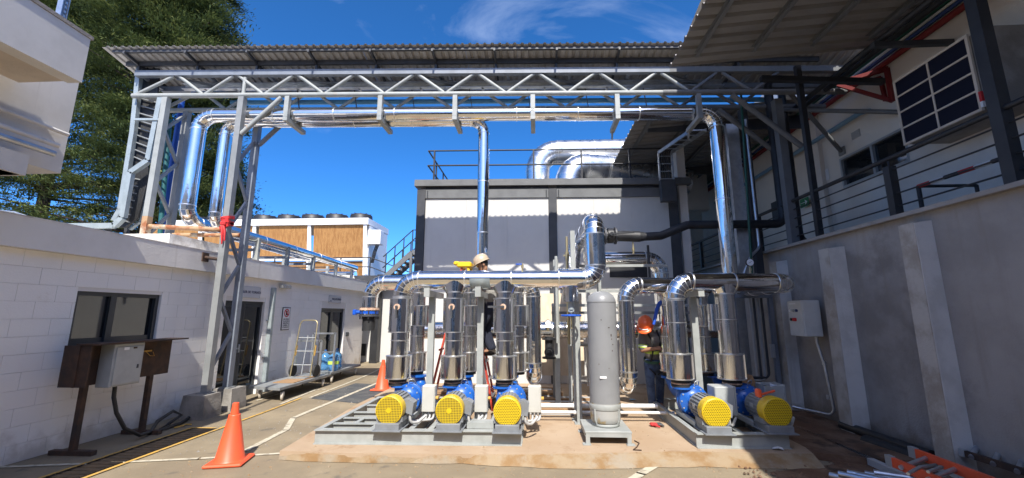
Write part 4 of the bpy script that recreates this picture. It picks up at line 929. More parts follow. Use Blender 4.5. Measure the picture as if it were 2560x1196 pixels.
# control box on the wall and its conduit
t = thing('control_box', 'light grey control box with buttons and a red switch on the retaining wall', 'control box', (4.3, 6.95, 1.36))
q = MB(); q.bevbox((4.30, 6.98, 1.63), (.27, .36, .56), .012); q.build('enclosure', 'box_light', t)
q = MB(); q.bevbox((4.30, 7.168, 1.63), (.27, .014, .56), .004); q.build('back_plate', 'box_light', t)
q = MB(); q.bevbox((4.158, 6.98, 1.63), (.018, .35, .55), .005); q.build('door', 'box_light', t)
for dy, dz, m in ((.10, .12, 'white_plain'), (.02, .12, 'alu_frame'), (-.06, .12, 'pipe_blue'), (.10, -.02, 'ink_black')):
    q = MB(); q.cyl((4.15, 6.98 + dy, 1.63 + dz), (4.128, 6.98 + dy, 1.63 + dz), .022, n=12); q.build('button', m, t)
q = MB(); q.bevbox((4.135, 6.99, 1.61), (.03, .08, .05), .006); q.build('switch', 'ink_red', t)
q = MB(); q.box((4.148, 7.02, 1.86), (.004, .16, .02)); q.build('name_strip', 'paper', t)
t = thing('conduit', 'galvanised conduit looping down from the control box to the pump skid', 'conduit', (4.4, 6.9, 0))
q = MB(); q.tube(rounded([(4.40, 6.93, 1.36), (4.40, 6.93, 1.25), (4.44, 6.88, .9), (4.45, 6.8, .2), (4.25, 7.25, .2), (3.75, 7.55, .3)], .1, 5), .022, n=10); q.build('tube', 'galvanised', t)
for z in (.95, .45):
    q = MB(); q.cyl((4.44, 6.885, z - .03), (4.44, 6.885, z + .03), .03, n=10); q.build('coupling', 'galvanised', t)
# black pipes down from the gantry end and across
t = thing('black_pipe', 'black painted pipe dropping from the gantry end and running left to the flanged valve', 'pipe', (4.2, 8.0, 4))
Yb = 8.05
pts = [at(2010, 205, Y=9.2), at(1900, 205, Y=Yb), at(1962, 560, Y=Yb), at(1700, 556, Y=Yb), at(1640, 592, Y=Yb), at(1600, 592, Y=Yb)]
P1 = at(1893, 205, Y=Yb); P2 = V(P1.x + .05, Yb, at(1955, 560, Y=Yb).z)
P2.x = at(1955, 520, Y=Yb).x; P1.x = P2.x
q = MB(); q.tube(rounded([V(P1.x + .9, Yb + .8, P1.z + .05), P1, P2, V(at(1718, 556, Y=Yb).x, Yb, P2.z), at(1652, 590, Y=Yb), at(1612, 592, Y=Yb)], .16, 7), .082, n=18); q.build('tube', 'black_paint', t)
q = MB(); q.cyl(at(1612, 592, Y=Yb), at(1598, 592, Y=Yb), .082, .105, n=18); c0, c1 = at(1598, 592, Y=Yb), at(1455, 588, Y=Yb); q.cyl(c0, c1, .105, n=20); q.build('wide_tube', 'black_paint', t)
vc = at(1525, 590, Y=Yb)
v = thing('butterfly_valve', 'black flanged valve with lever on the black pipe', 'valve', vc)
for dx in (-.10, .10):
    q = MB(); q.cyl(vc + V(dx - .015, 0, 0), vc + V(dx + .015, 0, 0), .17, n=20); q.build('flange', 'charcoal', v)
    q = MB(); [q.cyl(vc + V(dx - .03, .14 * math.cos(a), .14 * math.sin(a)), vc + V(dx + .03, .14 * math.cos(a), .14 * math.sin(a)), .014, n=6) for a in [k * math.pi / 4 + .2 for k in range(8)]]; q.build('bolt', 'black_paint', v)
q = MB(); q.cyl(vc + V(-.05, 0, 0), vc + V(.05, 0, 0), .15, n=20); q.cyl(vc + V(0, -.05, .0), vc + V(0, -.22, .0), .04, n=10); q.build('body', 'black_paint', v)
q = MB(); q.beam(vc + V(0, -.22, 0), vc + V(.42, -.22, .02), .02, .03); q.build('lever', 'black_paint', v)
q = MB(); pp = at(1582, 602, Y=Yb); q.cyl(pp, pp + V(0, 0, -.2), .015, n=8); q.cyl(pp + V(0, 0, -.14), pp + V(0, 0, -.2), .028, n=8); q.cyl(pp + V(0, 0, -.2), pp + V(0, 0, -.26), .018, n=8); q.build('drain_cock', 'brass', t)
one('black_riser', 'black_paint', 'second black upright pipe right beside the first at the gantry end', 'pipe', lambda q: q.tube(rounded([V(P1.x + 1.2, Yb + 1.2, P1.z + .08), V(P1.x + .32, Yb + .1, P1.z + .08), V(P1.x + .32, Yb + .1, P2.z - .25), V(P1.x + .8, Yb + .6, P2.z - .35)], .14, 6), .07, n=16))
# galvanised duct, grey column, green and thin pipes by the gantry end
one('square_duct', 'galvanised', 'galvanised rectangular duct running upright behind the right-hand pipes', 'duct', lambda q: (q.box((4.12, 8.4, 4.15), (.24, .22, 2.9)), q.prism([(4.0, 8.29, 2.7), (4.24, 8.29, 2.7), (3.98, 8.2, 2.2), (3.74, 8.2, 2.2)], (0, .22, 0)), q.box((3.86, 8.31, 1.3), (.24, .22, 1.85))))
t = thing('gantry_column', 'grey steel column carrying the right end of the gantry', 'column', (4.8, 7.75, 2.9))
q = MB(); q.channel((4.72, 7.72, 2.9), (4.72, 7.72, 5.8), .14, .14, .012, up=(0, 1, 0)); q.build('shaft', 'dark_grey_paint_and_shade', t)
q = MB(); q.box((4.72, 7.72, 2.925), (.26, .26, .02)); q.build('base_plate', 'steel_grey', t)
one('gantry_column', 'charcoal', 'dark steel column beside the galvanised duct under the gantry end', 'column', lambda q: q.beam((4.36, 8.3, 2.2), (4.36, 8.3, 5.9), .13, .13))
one('green_pipe', 'green_paint', 'thin dark green pipe standing in front of the galvanised duct', 'pipe', lambda q: q.cyl(at(1852, 230, Y=7.6), (at(1877, 690, Y=7.6).x + .02, 7.6, 2.3), .022, n=8))
one('thin_conduit', 'galvanised', 'thin galvanised conduit bending out at the foot of the black pipes', 'conduit', lambda q: q.tube(rounded([(4.3, 8.1, 5.6), (4.3, 8.1, 2.95), (4.05, 8.0, 2.75), (3.9, 8.0, 2.4)], .15, 5), .025, n=8))
# electrical cabinet frame low at the right of the pumps
t = thing('cable_riser', 'tall grey framed cable riser with dark conduits behind the right-hand pumps', 'cable riser', (3.9, 7.9, .1))
for x in (3.62, 4.28): q = MB(); q.beam((x, 7.9, .1), (x, 7.9, 2.0), .07, .07); q.build('post', 'steel_blue', t)
q = MB(); q.beam((3.58, 7.9, 2.02), (4.32, 7.9, 2.02), .07, .07); q.build('head', 'steel_blue', t)
for k in range(4): q = MB(); q.tube(rounded([(3.98 + .07 * k, 8.02, 2.0), (3.98 + .07 * k, 8.02, .42 + .05 * k), (3.6, 7.95, .42 + .05 * k)], .08, 4), .022, n=8); q.build('conduit', 'charcoal' if k % 2 else 'conduit_grey', t)
q = MB(); q.bevbox((4.20, 7.84, 1.05), (.07, .05, .24), .006); q.build('socket_box', 'alu_frame', t)
# pressure gauge near the header
def gauge(name, label, c, r=.06, stem=.16, d=(0, -1, 0)):
    t = thing(name, label, 'gauge', V(c) - V(0, 0, stem)); c = V(c); d = V(d)
    q = MB(); q.cyl(c, c + d * .03, r, n=20); q.build('case', 'ink_black', t)
    q = MB(); q.cyl(c + d * .028, c + d * .033, r * .86, n=20); q.build('dial', 'white_plain', t)
    q = MB(); q.beam(c + d * .035 + V(-r * .4, 0, -r * .2), c + d * .035 + V(r * .5, 0, r * .3), .004, .004); q.build('needle', 'ink_black', t)
    q = MB(); q.cyl(c + d * .012 + V(0, 0, -r), c + d * .012 + V(0, 0, -stem), .014, n=8); q.cyl(c + d * .012 + V(0, 0, -r - .03), c + d * .012 + V(0, 0, -r - .07), .022, n=8); q.build('stem', 'brass', t)
gauge('pressure_gauge', 'round pressure gauge standing above the right-hand header', at(1873, 657, Y=7.0), .065, .3)
gauge('pressure_gauge', 'round pressure gauge on the low horizontal pipe between the two pump groups', at(1370, 808, Y=7.55), .06, .14)

for x, z, lb_ in ((5.25, 5.78, 'lower'), (5.5, 5.86, 'upper')):
    one('black_conduit', 'black_paint', lb_ + ' of two black pipes running along under the right canopy', 'pipe', lambda q: q.cyl((x, -3, z), (x, 8.2, z), .05, n=10))
one('bracket_arm', 'charcoal', 'dark bracket arm holding the black pipes to the cream wall above the filter box', 'bracket', lambda q: q.beam((5.1, 5.9, 5.68), (6.24, 5.9, 5.68), .07, .08))
# ------------------------------------------------------------------ pump skids
def K(x, y, z): return V(x, y + .03 * (x + 1.5), z)       # the left pump group's frame
def pk(name, m, fn, par): q = MB(); fn(q); return q.build(name, m, par)
SK = .10
sk = thing('pump_skid', 'light grey steel skid frame under the three left pumps', 'skid', K(-1.5, 5.4, SK))
ZS = SK + .17
def ibeam(q, p, d, h=.17, w=.09):
    p, d = V(p), V(d); q.beam(p + V(0, 0, .006), d + V(0, 0, .006), w, .012); q.beam(p + V(0, 0, h - .006), d + V(0, 0, h - .006), w, .012); q.beam(p + V(0, 0, h / 2), d + V(0, 0, h / 2), .012, h - .024)
pk('side_beam', 'steel_light', lambda q: (q.beam(K(-2.79, 5.44, SK + .085), K(-.19, 5.44, SK + .085), .012, .158), q.beam(K(-2.79, 5.445, ZS - .006), K(-.19, 5.445, ZS - .006), .10, .012), q.beam(K(-2.79, 5.445, SK + .006), K(-.19, 5.445, SK + .006), .10, .012)), sk)
pk('side_beam', 'steel_light', lambda q: ibeam(q, K(-2.79, 7.5, SK), K(-.19, 7.5, SK)), sk)
for x in (-2.76, -2.1, -1.6, -1.35, -.85, -.6, -.22): pk('cross_beam', 'steel_light', lambda q: ibeam(q, K(x, 5.5, SK), K(x, 7.45, SK), .165, .07), sk)
for y in (5.78, 6.08, 6.42, 6.9): pk('tie_beam', 'steel_light', lambda q: ibeam(q, K(-2.72, y, SK), K(-2.14, y, SK), .16, .07), sk)
pk('tie_beam', 'steel_light', lambda q: ibeam(q, K(-2.45, 5.8, SK), K(-2.45, 6.06, SK), .15, .06), sk)
pk('tie_beam', 'steel_light', lambda q: q.box(K(-.72, 5.60, ZS + .035), (.34, .18, .07)), sk)
sk2 = thing('pump_skid', 'light grey steel skid frame under the two right pumps, half in shade', 'skid', (2.5, 5.6, SK))
def K2(x, y, z): return V(x, y + .045 * (x - 2.4), z)
pk('side_beam', 'steel_light', lambda q: (q.beam(K2(1.93, 5.52, SK + .085), K2(3.05, 5.52, SK + .085), .012, .158), q.beam(K2(1.93, 5.525, ZS - .006), K2(3.05, 5.525, ZS - .006), .10, .012), q.beam(K2(1.93, 5.525, SK + .006), K2(3.05, 5.525, SK + .006), .10, .012)), sk2)
for x in (1.96, 2.5, 3.02): pk('cross_beam', 'steel_light', lambda q: ibeam(q, K2(x, 5.58, SK), K2(x, 7.6, SK), .165, .07), sk2)
pk('side_beam', 'steel_light', lambda q: ibeam(q, K2(1.93, 7.6, SK), K2(3.05, 7.6, SK)), sk2)
pk('tie_beam', 'steel_light', lambda q: ibeam(q, K2(2.0, 6.5, SK), K2(3.0, 6.5, SK), .16, .07), sk2)

def make_pump(name, label, guard, loc, cap):
    """end-suction pump and motor; origin under the fan guard, axis along +y"""
    t = thing(name, label, 'pump', (0, 0, 0), 'pumps'); ZC = .235
    # base frame
    pk('base_plate', 'motor_grey', lambda q: (q.bevbox((0, .13, .045), (.30, .34, .085), .006), q.box((0, .12, .005), (.36, .4, .01))), t)
    pk('saddle', 'motor_grey', lambda q: q.prism([(-.17, .04, .09), (.17, .04, .09), (.165, .04, .15), (.13, .04, .15), (.08, .04, .11), (-.08, .04, .11), (-.13, .04, .15), (-.165, .04, .15)], (0, .22, 0)), t)
    for sx in (-1, 1): pk('base_rail', 'box_grey', lambda q: q.channel((sx * .14, .3, .03), (sx * .14, 1.05, .03), .05, .06, .008, side=sx), t)
    pk('pump_foot', 'motor_grey', lambda q: q.prism([(-.12, .80, .04), (.12, .80, .04), (.05, .80, .14), (-.05, .80, .14)], (0, .08, 0)), t)
    mo = pk('motor_body', 'motor_grey', lambda q: q.lathe((0, 0, ZC), [(.0, .08), (.150, .08), (.155, .10), (.155, .50), (.13, .53), (.10, .56), (.0, .56)], 28, (0, 1, 0), hard=(1, 3, 5)), t)
    pk('cooling_fins', 'motor_grey', lambda q: [q.beam(V(math.sin(a) * .158, .14, ZC + math.cos(a) * .158), V(math.sin(a) * .158, .46, ZC + math.cos(a) * .158), .008, .022, (math.sin(a), 0, math.cos(a))) for a in [k * math.pi / 12 for k in range(24)]], mo)
    pk('terminal_box', 'motor_grey', lambda q: q.prism([(.13, .16, ZC - .05), (.25, .16, ZC - .09), (.27, .16, ZC + .06), (.2, .16, ZC + .1), (.13, .16, ZC + .09)], (0, .17, 0)), mo)
    pk('name_plate', 'alu_frame', lambda q: q.box((-.162, .3, ZC + .02), (.006, .09, .06)), mo)
    g_ = pk('fan_guard', 'pump_yellow', lambda q: q.lathe((0, 0, ZC), [(.155, .0), (.172, .008), (.176, .03), (.174, .15), (.160, .15)], 36, (0, 1, 0), hard=(1, 2, 3)), t)
    q = MB(); q.cyl((0, .004, 0), (0, .0, 0), .160, n=36); fc = q.build('guard_face', guard, g_); fc.location = (0, 0, ZC)
    if cap: pk('guard_cap', 'pump_yellow', lambda q: q.cyl((0, -.006, ZC), (0, .004, ZC), .034, n=8), g_)
    # pump casing
    ps = pk('pump_casing', 'pump_blue', lambda q: q.lathe((0, 0, ZC), [(.0, .60), (.075, .60), (.08, .66), (.11, .68), (.13, .70), (.20, .71), (.205, .735), (.19, .75), (.185, .77), (.215, .79), (.22, .83), (.20, .87), (.13, .89), (.09, .92), (.09, .99), (.125, .99), (.125, 1.02), (0, 1.02)], 32, (0, 1, 0), hard=(1, 5, 6, 7, 9, 13, 14, 15, 16)), t)
    pk('bearing_bracket', 'pump_blue', lambda q: (q.cyl((0, .55, ZC), (0, .62, ZC), .11, .08, n=20), [q.beam((math.sin(a) * .075, .55, ZC + math.cos(a) * .075), (math.sin(a) * .1, .70, ZC + math.cos(a) * .1), .02, .03) for a in [k * math.pi / 4 for k in range(8)]]), ps)
    pk('casing_bolt', 'alu_frame', lambda q: [q.cyl((math.sin(a) * .178, .700, ZC + math.cos(a) * .178), (math.sin(a) * .178, .712, ZC + math.cos(a) * .178), .012, n=6) for a in [k * math.pi / 6 for k in range(12)]], ps)
    dx = -.13
    pk('discharge_nozzle', 'pump_blue', lambda q: q.lathe((dx, .80, ZC - .02), [(.075, 0), (.072, .12), (.072, .17), (.135, .175), (.135, .20), (0, .20)], 24, hard=(2, 3, 4)), ps)
    pk('suction_bend', 'pump_blue', lambda q: (q.tube(rounded([(0, 1.0, ZC), (0, 1.55, ZC), (-.06, 1.55, ZC + .2)], .14, 6), .085, n=16), q.cyl((-.06, 1.55, ZC + .19), (-.06, 1.55, ZC + .22), .14, n=20)), ps)
    pk('seal_line', 'alu_frame', lambda q: q.tube(rounded([(.02, .74, ZC + .16), (.02, .72, ZC + .26), (.09, .74, ZC + .27), (.11, .86, ZC + .16)], .03, 3), .007, n=6), ps)
    pk('cable_conduit', 'conduit_grey', lambda q: q.tube(rounded([(.22, .20, ZC - .06), (.22, .18, .05), (.30, .28, .03), (.38, .36, .10)], .06, 4), .018, n=8), t)
    t.location = loc; return t
pumps = []
Zp = ZS + .0
labs = ['yellow-guarded motor pump at the left end of the left skid', 'yellow-guarded motor pump in the middle of the left skid', 'yellow-guarded motor pump with round-holed guard at the right end of the left skid']
spec = [(-1.86, 5.40), (-1.10, 5.40), (-.37, 5.40)]
src1 = make_pump('pump', labs[0], 'guard_mesh', K(spec[0][0], spec[0][1], Zp), True)
src1b = copy_tree(src1, K(spec[1][0], spec[1][1], Zp), label=labs[1])
src2 = make_pump('pump', labs[2], 'guard_dots', K(spec[2][0], spec[2][1] - .02, Zp - .005), False)
copy_tree(src2, V(2.19, 5.47, Zp), label='yellow-guarded motor pump in sun at the left of the right skid')
copy_tree(src2, V(2.93, 5.50, Zp + .01), label='yellow-guarded motor pump in shade at the right of the right skid')

# ------------------------------------------------------------------ manifolds
def riser(t, p, zt, rm, can, valve, zflange, ztop, half=0, stem=True, side=-1):
    """vertical clad pipe with wide jackets: lower (strainer) and upper (valve)"""
    x, y = p
    pk('neck', 'rubber', lambda q: (q.cyl((x, y, zflange), (x, y, can[0]), rm * .62, n=18), q.cyl((x, y, zflange + .0), (x, y, zflange + .035), rm * 1.02, n=20), q.cyl((x, y, can[0] - .05), (x, y, can[0] - .02), rm * .98, n=20)), t)
    pk('flange', 'flange_rust', lambda q: q.cyl((x, y, zflange + .037), (x, y, zflange + .055), rm * .98, n=20), t)
    for nm, (z0, z1, r_), off in (('strainer_jacket', can, 0), ('valve_jacket', valve, half)):
        if z1 <= z0: continue
        j = pk(nm, 'chrome_dent', lambda q: q.cyl((x + off, y, z0), (x + off, y, z1), r_, n=32), t)
        for z in (z0 + .006, z1 - .006): pk('jacket_rim', 'seam', lambda q: ring_band(q, (x + off, y, z), (0, 0, 1), r_ + .006, .014, 32), j)
        pk('jacket_lap', 'seam', lambda q: q.box((x + off + r_ * .82, y - r_ * .60, (z0 + z1) / 2), (.02, .02, z1 - z0 - .02), .9), j)
    segs = [(can[1], valve[0]), (valve[1], ztop)] if valve[1] > valve[0] else [(can[1], ztop)]
    for z0, z1 in segs:
        if z1 - z0 > .03:
            s_ = pk('riser_section', 'chrome_dent', lambda q: q.cyl((x, y, z0), (x, y, z1), rm, n=28), t)
            if z1 - z0 > .3: pk('seam_band', 'seam', lambda q: ring_band(q, (x, y, (z0 + z1) / 2 + .05), (0, 0, 1), rm + .006, .014), s_)
    pk('top_collar', 'seam', lambda q: ring_band(q, (x, y, ztop - .01), (0, 0, 1), rm + .006, .02), t)
    if stem:
        z = valve[0] + (valve[1] - valve[0]) * .74; r_ = valve[2]
        fl = pk('stem_flange', 'flange_rust', lambda q: q.cyl((x + half, y - r_ + .01, z), (x + half, y - r_ - .02, z), .045, n=16), t)
        pk('stem', 'charcoal', lambda q: q.cyl((x + half, y - r_ - .01, z), (x + half, y - r_ - .045, z), .02, n=10), fl)
        if stem == 2: pk('lever', 'charcoal', lambda q: q.beam((x + half, y - r_ - .04, z), (x + half - .22, y - r_ - .04, z), .022, .03), fl)
        else: pk('lever', 'charcoal', lambda q: q.beam((x + half, y - r_ - .04, z), (x + half + .005, y - r_ - .04, z - .16), .022, .03), fl)
def saddle(t, x, y, zc, rh, rm, drop):
    """conical tee where a riser joins the header"""
    n = 24; top, bot = [], []
    q = MB(); q.add([V(x + math.cos(a) * rm * 1.75, y + math.sin(a) * rh * .98, zc - (0 if abs(math.sin(a)) > 9 else 0) - rh * (1 - abs(math.sin(a))) * .35) for a in [2 * math.pi * k / n for k in range(n)]] + [V(x + math.cos(a) * rm, y + math.sin(a) * rm, zc - drop) for a in [2 * math.pi * k / n for k in range(n)]], [(k, (k + 1) % n, n + (k + 1) % n, n + k) for k in range(n)], True)
    return q.build('tee_saddle', 'chrome', t)
RH = .131
mf = thing('discharge_manifold', 'polished front header pipe with three jacketed risers above the left pumps', 'pipe manifold', K(-1.2, 6.2, .6))
YF = 6.2; ZH = 2.215
XR = (-2.02, -1.215, -.465)
h0, h1 = K(XR[0], YF, 2.0), K(.93, YF, ZH)
up = V(.90, K(.9, YF, 0).y, 3.02)
# left elbow + straight header + rise + run to the back
clad_pipe(mf, [K(XR[0], YF, 1.92), K(XR[0], YF, ZH), K(.33, YF, ZH)], RH, .26, seg=.66)
tee = pk('tee_section', 'chrome', lambda q: q.cyl(K(.33, YF, ZH), K(.74, YF, ZH), .158, n=32), mf)
pk('seam_band', 'seam', lambda q: (ring_band(q, K(.34, YF, ZH), (1, .03, 0), .163, .014, 32), ring_band(q, K(.73, YF, ZH), (1, .03, 0), .163, .014, 32)), tee)
q = MB(); c = K(.52, YF, ZH); q.cyl(c, c - V(0, 0, .34), .118, n=28); q.build('tee_branch', 'chrome', tee)
clad_pipe(mf, [K(.70, YF, ZH), K(.905, YF, ZH), V(.905, K(.9, YF, 0).y, 3.10), V(.905, 9.6, 3.10)], .152, .20, seg=.6, gores=6)
for i, x in enumerate(XR):
    p = K(x, YF, 0); zf = Zp + .235 - .02 + .20
    riser(mf, (p.x, p.y), 0, .128, (.78, 1.10, .182), (1.43, 1.93, .158), zf, 1.955 if i == 0 else 2.03, -.012, 1 if i < 2 else 2)
    if i: saddle(mf, p.x, p.y, ZH - .02, RH, .128, .20)
mr = thing('suction_manifold', 'polished rear header pipe with jacketed risers behind the front one on the left skid', 'pipe manifold', K(-1.2, 7.0, .6))
YR = 7.0; ZH2 = 2.225; XQ = (-1.985, -1.115, -.315)
clad_pipe(mr, [K(-2.82, YR, 1.80), K(-2.82, YR, ZH2), K(-.045, YR, ZH2), K(-.045, YR, .72), K(-.045, YR + .5, .60)], .125, .24, seg=.75)
for i, x in enumerate(XQ):
    p = K(x, YR, 0); riser(mr, (p.x, p.y), 0, .118, (.78, 1.08, .160), (1.50, 1.84, .135), .735, 2.06, .05, 0)
    saddle(mr, p.x, p.y, ZH2 - .02, .125, .118, .18)
c = K(-2.82, YR, 1.78)
v = thing('lug_valve', 'bright blue butterfly valve hanging open under the left elbow', 'valve', c)
pk('gasket', 'flange_rust', lambda q: q.cyl(c + V(0, 0, .02), c + V(0, 0, -.02), .165, n=24), v)
pk('body', 'valve_blue', lambda q: (q.cyl(c + V(0, 0, -.03), c + V(0, 0, -.08), .15, n=24), q.cyl(c + V(-.12, 0, -.055), c + V(-.27, 0, -.055), .032, n=10), q.bevbox(c + V(-.25, 0, -.055), (.06, .09, .09), .01)), v)
pk('lower_flange', 'charcoal', lambda q: q.cyl(c + V(0, 0, -.09), c + V(0, 0, -.125), .165, n=24), v)
pk('bolt', 'black_paint', lambda q: [q.cyl(c + V(math.cos(a) * .145, math.sin(a) * .145, .03), c + V(math.cos(a) * .145, math.sin(a) * .145, -.17), .012, n=6) for a in [k * math.pi / 4 + .3 for k in range(8)]], v)
pk('spool', 'rubber', lambda q: q.cyl(c + V(0, 0, -.12), c + V(0, 0, -.36), .105, n=20), v)
# small vent valve on top of the header
vv = K(-.2, YF, ZH + RH)
t = thing('vent_cock', 'tiny blue-handled vent cock on top of the front header', 'valve', vv)
pk('stem', 'brass', lambda q: (q.cyl(vv, vv + V(0, 0, .11), .012, n=8), q.cyl(vv + V(0, 0, .04), vv + V(0, 0, .08), .02, n=8)), t); pk('handle', 'valve_blue', lambda q: q.bevbox(vv + V(-.05, 0, .095), (.1, .025, .02), .006), t)
# gate valve with handwheel under the tee
c = K(.52, YF, 0)
t = thing('gate_valve', 'gate valve stem with blue handwheel hanging below the header tee', 'valve', V(c.x, c.y, 1.5))
pk('bonnet', 'galv_paint', lambda q: (q.cyl((c.x, c.y, 1.87), (c.x, c.y, 1.76), .05, .045, n=14), q.cyl((c.x, c.y, 1.80), (c.x, c.y, 1.72), .028, n=10), q.bevbox((c.x, c.y, 1.75), (.09, .05, .05), .008)), t)
pk('stem', 'brass', lambda q: q.cyl((c.x, c.y, 1.75), (c.x, c.y, 1.48), .014, n=8), t)
hw = pk('handwheel', 'valve_blue', lambda q: [q.cyl(V(c.x, c.y, 1.675) + V(math.cos(a), math.sin(a), 0) * .14, V(c.x, c.y, 1.675) + V(math.cos(a2), math.sin(a2), 0) * .14, .014, n=8) for a, a2 in [(k * math.pi / 8, (k + 1) * math.pi / 8) for k in range(16)]], t)
pk('spoke', 'valve_blue', lambda q: [q.beam(V(c.x, c.y, 1.69), V(c.x, c.y, 1.675) + V(math.cos(a), math.sin(a), 0) * .14, .03, .016) for a in [k * 2 * math.pi / 5 for k in range(5)]], hw)
# right manifold
mg = thing('discharge_manifold', 'polished header pipe with risers above the two right pumps, ending in a bend', 'pipe manifold', (2.4, 6.3, .6))
ZG = 2.17; yg = lambda x: 6.28 + .06 * (x - 2.05)
clad_pipe(mg, [V(2.05, yg(2.05), 1.9), V(2.05, yg(2.05), ZG), V(3.78, yg(3.78), ZG - .02), V(3.86, yg(3.86) + 1.6, ZG - .02)], .138, .25, seg=.55)
for i, x in enumerate((2.05, 2.78)):
    zf = Zp + .235 - .02 + .20
    riser(mg, (x, yg(x)), 0, .132, (.79, 1.14, .185), (1.4, 1.4, .15), zf, 1.91 if i == 0 else 2.0, 0, 0)
    if i: saddle(mg, x, yg(x), ZG - .02, .138, .132, .17)
    j = pk('valve_jacket', 'chrome_dent', lambda q: q.cyl((x - .17, yg(x) + .05, 1.46), (x - .17, yg(x) + .05, 1.84), .07, n=20), mg) if i else None
ms = thing('suction_manifold', 'polished pipe loop left of the right pumps, bent at top and bottom', 'pipe manifold', (1.4, 6.6, .5))
clad_pipe(ms, [V(1.36, 7.3, .55), V(1.40, 6.62, .62), V(1.40, 6.62, ZG - .03), V(2.75, 6.78, ZG - .03)], .125, .24, seg=.8)
for x in (2.15, 2.70):
    riser(ms, (x, 7.05), 0, .118, (.80, 1.08, .155), (1.5, 1.84, .135), .735, 2.04, .04, 0); saddle(ms, x, 7.0, ZG - .03, .125, .118, .17)
# support frames of the manifolds
def stand(label, x, y, arm):
    t = thing('pipe_stand', label, 'pipe stand', (x, y, SK)); pk('post', 'steel_light', lambda q: q.beam((x, y, ZS), (x, y, 1.98), .095, .07), t)
    pk('arm', 'steel_light', lambda q: q.beam((x, y - .32, 2.0), (x, y + .62, 2.0), .085, .09), t)
    pk('stop', 'steel_light', lambda q: q.beam((x, y - .34, 1.95), (x, y - .34, 2.14), .085, .05), t)
    pk('saddle_pad', 'galv_paint', lambda q: q.cyl((x - .16, y - .29, 2.13), (x + .16, y - .29, 2.13), .128, n=24), t) if arm else None
    pk('base_plate', 'steel_light', lambda q: q.box((x, y, ZS + .006), (.18, .18, .012)), t)
stand('light grey stand holding the headers between the first and second left risers', -1.63, 6.5, False)
stand('light grey stand holding the headers between the second and third left risers', -.86, 6.5, False)
stand('light grey stand holding the headers between the two right risers', 2.42, 6.6, False)
one('insulation_saddle', 'galv_paint', 'plain grey half-shell sleeve clasping the front header between two risers', 'sleeve', lambda q: q.add([K(-.98 + .30 * i, YF, ZH) + V(0, -math.cos(a) * r_, -math.sin(a) * r_) for i in (0, 1) for r_ in (.139, .134) for a in [k * math.pi / 14 for k in range(15)]], [(k, k + 1, 30 + k + 1, 30 + k) for k in range(14)] + [(15 + k, 45 + k, 46 + k, 16 + k) for k in range(14)] + [(k, 15 + k, 16 + k, k + 1) for k in range(14)] + [(30 + k, 31 + k, 46 + k, 45 + k) for k in range(14)], True))
# starter boxes
for i, (x, lb_) in enumerate(((-1.49, 'cream electrical box beside the first pump of the left skid'), (-.765, 'cream electrical box beside the second pump of the left skid'), (-.03, 'cream electrical box beside the third pump of the left skid'))):
    t = thing('starter_box', lb_, 'electrical box', K(x, 5.95, .3))
    c = K(x, 5.97, .55)
    pk('enclosure', 'box_cream', lambda q: q.bevbox(c, (.18, .13, .345), .008), t); pk('cover', 'box_cream', lambda q: q.bevbox(c + V(-.004, -.07, 0), (.168, .016, .34), .006), t)
    pk('switch', 'line_yellow', lambda q: q.cyl(c + V(.09, 0, .0), c + V(.125, 0, .0), .025, n=8), t)
    pk('post', 'steel_light', lambda q: q.beam(c + V(-.085, .03, -.17), V(c.x - .085, c.y + .03, ZS), .03, .03), t)
    pk('cable', 'conduit_grey', lambda q: [q.tube(rounded([c + V(-.03 + .05 * k, -.01, -.17), c + V(-.03 + .05 * k, -.05, -.27), c + V(-.12 - .02 * k, -.15, -.29 + .01 * k), c + V(-.22, -.2, -.26)], .05, 4), .016, n=8) for k in range(3)], t)
for x, y, lb_ in ((2.50, 6.05, 'grey electrical box between the two right pumps'), (3.25, 6.25, 'grey electrical box right of the shaded pump with litter on top')):
    t = thing('starter_box', lb_, 'electrical box', (x, y, .3)); c = V(x, y, .56)
    pk('enclosure', 'box_grey', lambda q: q.bevbox(c, (.26, .26, .36), .01), t); pk('lid_rim', 'box_grey', lambda q: q.bevbox(c + V(.135, 0, 0), (.014, .27, .37), .004), t); pk('post', 'steel_light', lambda q: q.beam(c + V(0, 0, -.18), V(x, y, ZS), .04, .04), t)
# ------------------------------------------------------------------ pressure vessel on its stand
t = thing('pressure_tank', 'tall dented grey cylindrical tank with scuffs between the pump groups', 'tank', (.90, 5.85, .1))
tx, ty = .905, 5.86
pk('shell', 'tank_grey', lambda q: q.lathe((tx, ty, 0), [(0, 2.01), (.06, 2.005), (.12, 1.985), (.17, 1.945), (.193, 1.89), (.197, 1.86), (.198, .62), (.198, .55)], 40, hard=(5,)), t)
pk('weld_seam', 'tank_grey', lambda q: ring_band(q, (tx, ty, 1.86), (0, 0, 1), .201, .012, 40), t)
pk('lower_head', 'tank_bottom', lambda q: q.lathe((tx, ty, 0), [(.198, .552), (.197, .38), (.19, .32), (.15, .28), (.0, .26)], 40), t)
pk('skirt_ring', 'steel_light', lambda q: q.lathe((tx, ty, 0), [(.204, .47), (.207, .475), (.207, .535), (.204, .54)], 40), t)
for a in (-2.2, -.85, .85, 2.2): pk('skirt_strap', 'steel_light', lambda q: q.tube([(tx + math.cos(a - 1.57) * .206, ty + math.sin(a - 1.57) * .206, .48), (tx + math.cos(a - 1.57) * .204, ty + math.sin(a - 1.57) * .204, .36), (tx + math.cos(a - 1.57) * .17, ty + math.sin(a - 1.57) * .17, .285)], .014, n=6), t)
pk('foot_ring', 'steel_light', lambda q: q.lathe((tx, ty, 0), [(.165, .262), (.18, .262), (.18, .29), (.16, .30)], 32), t)
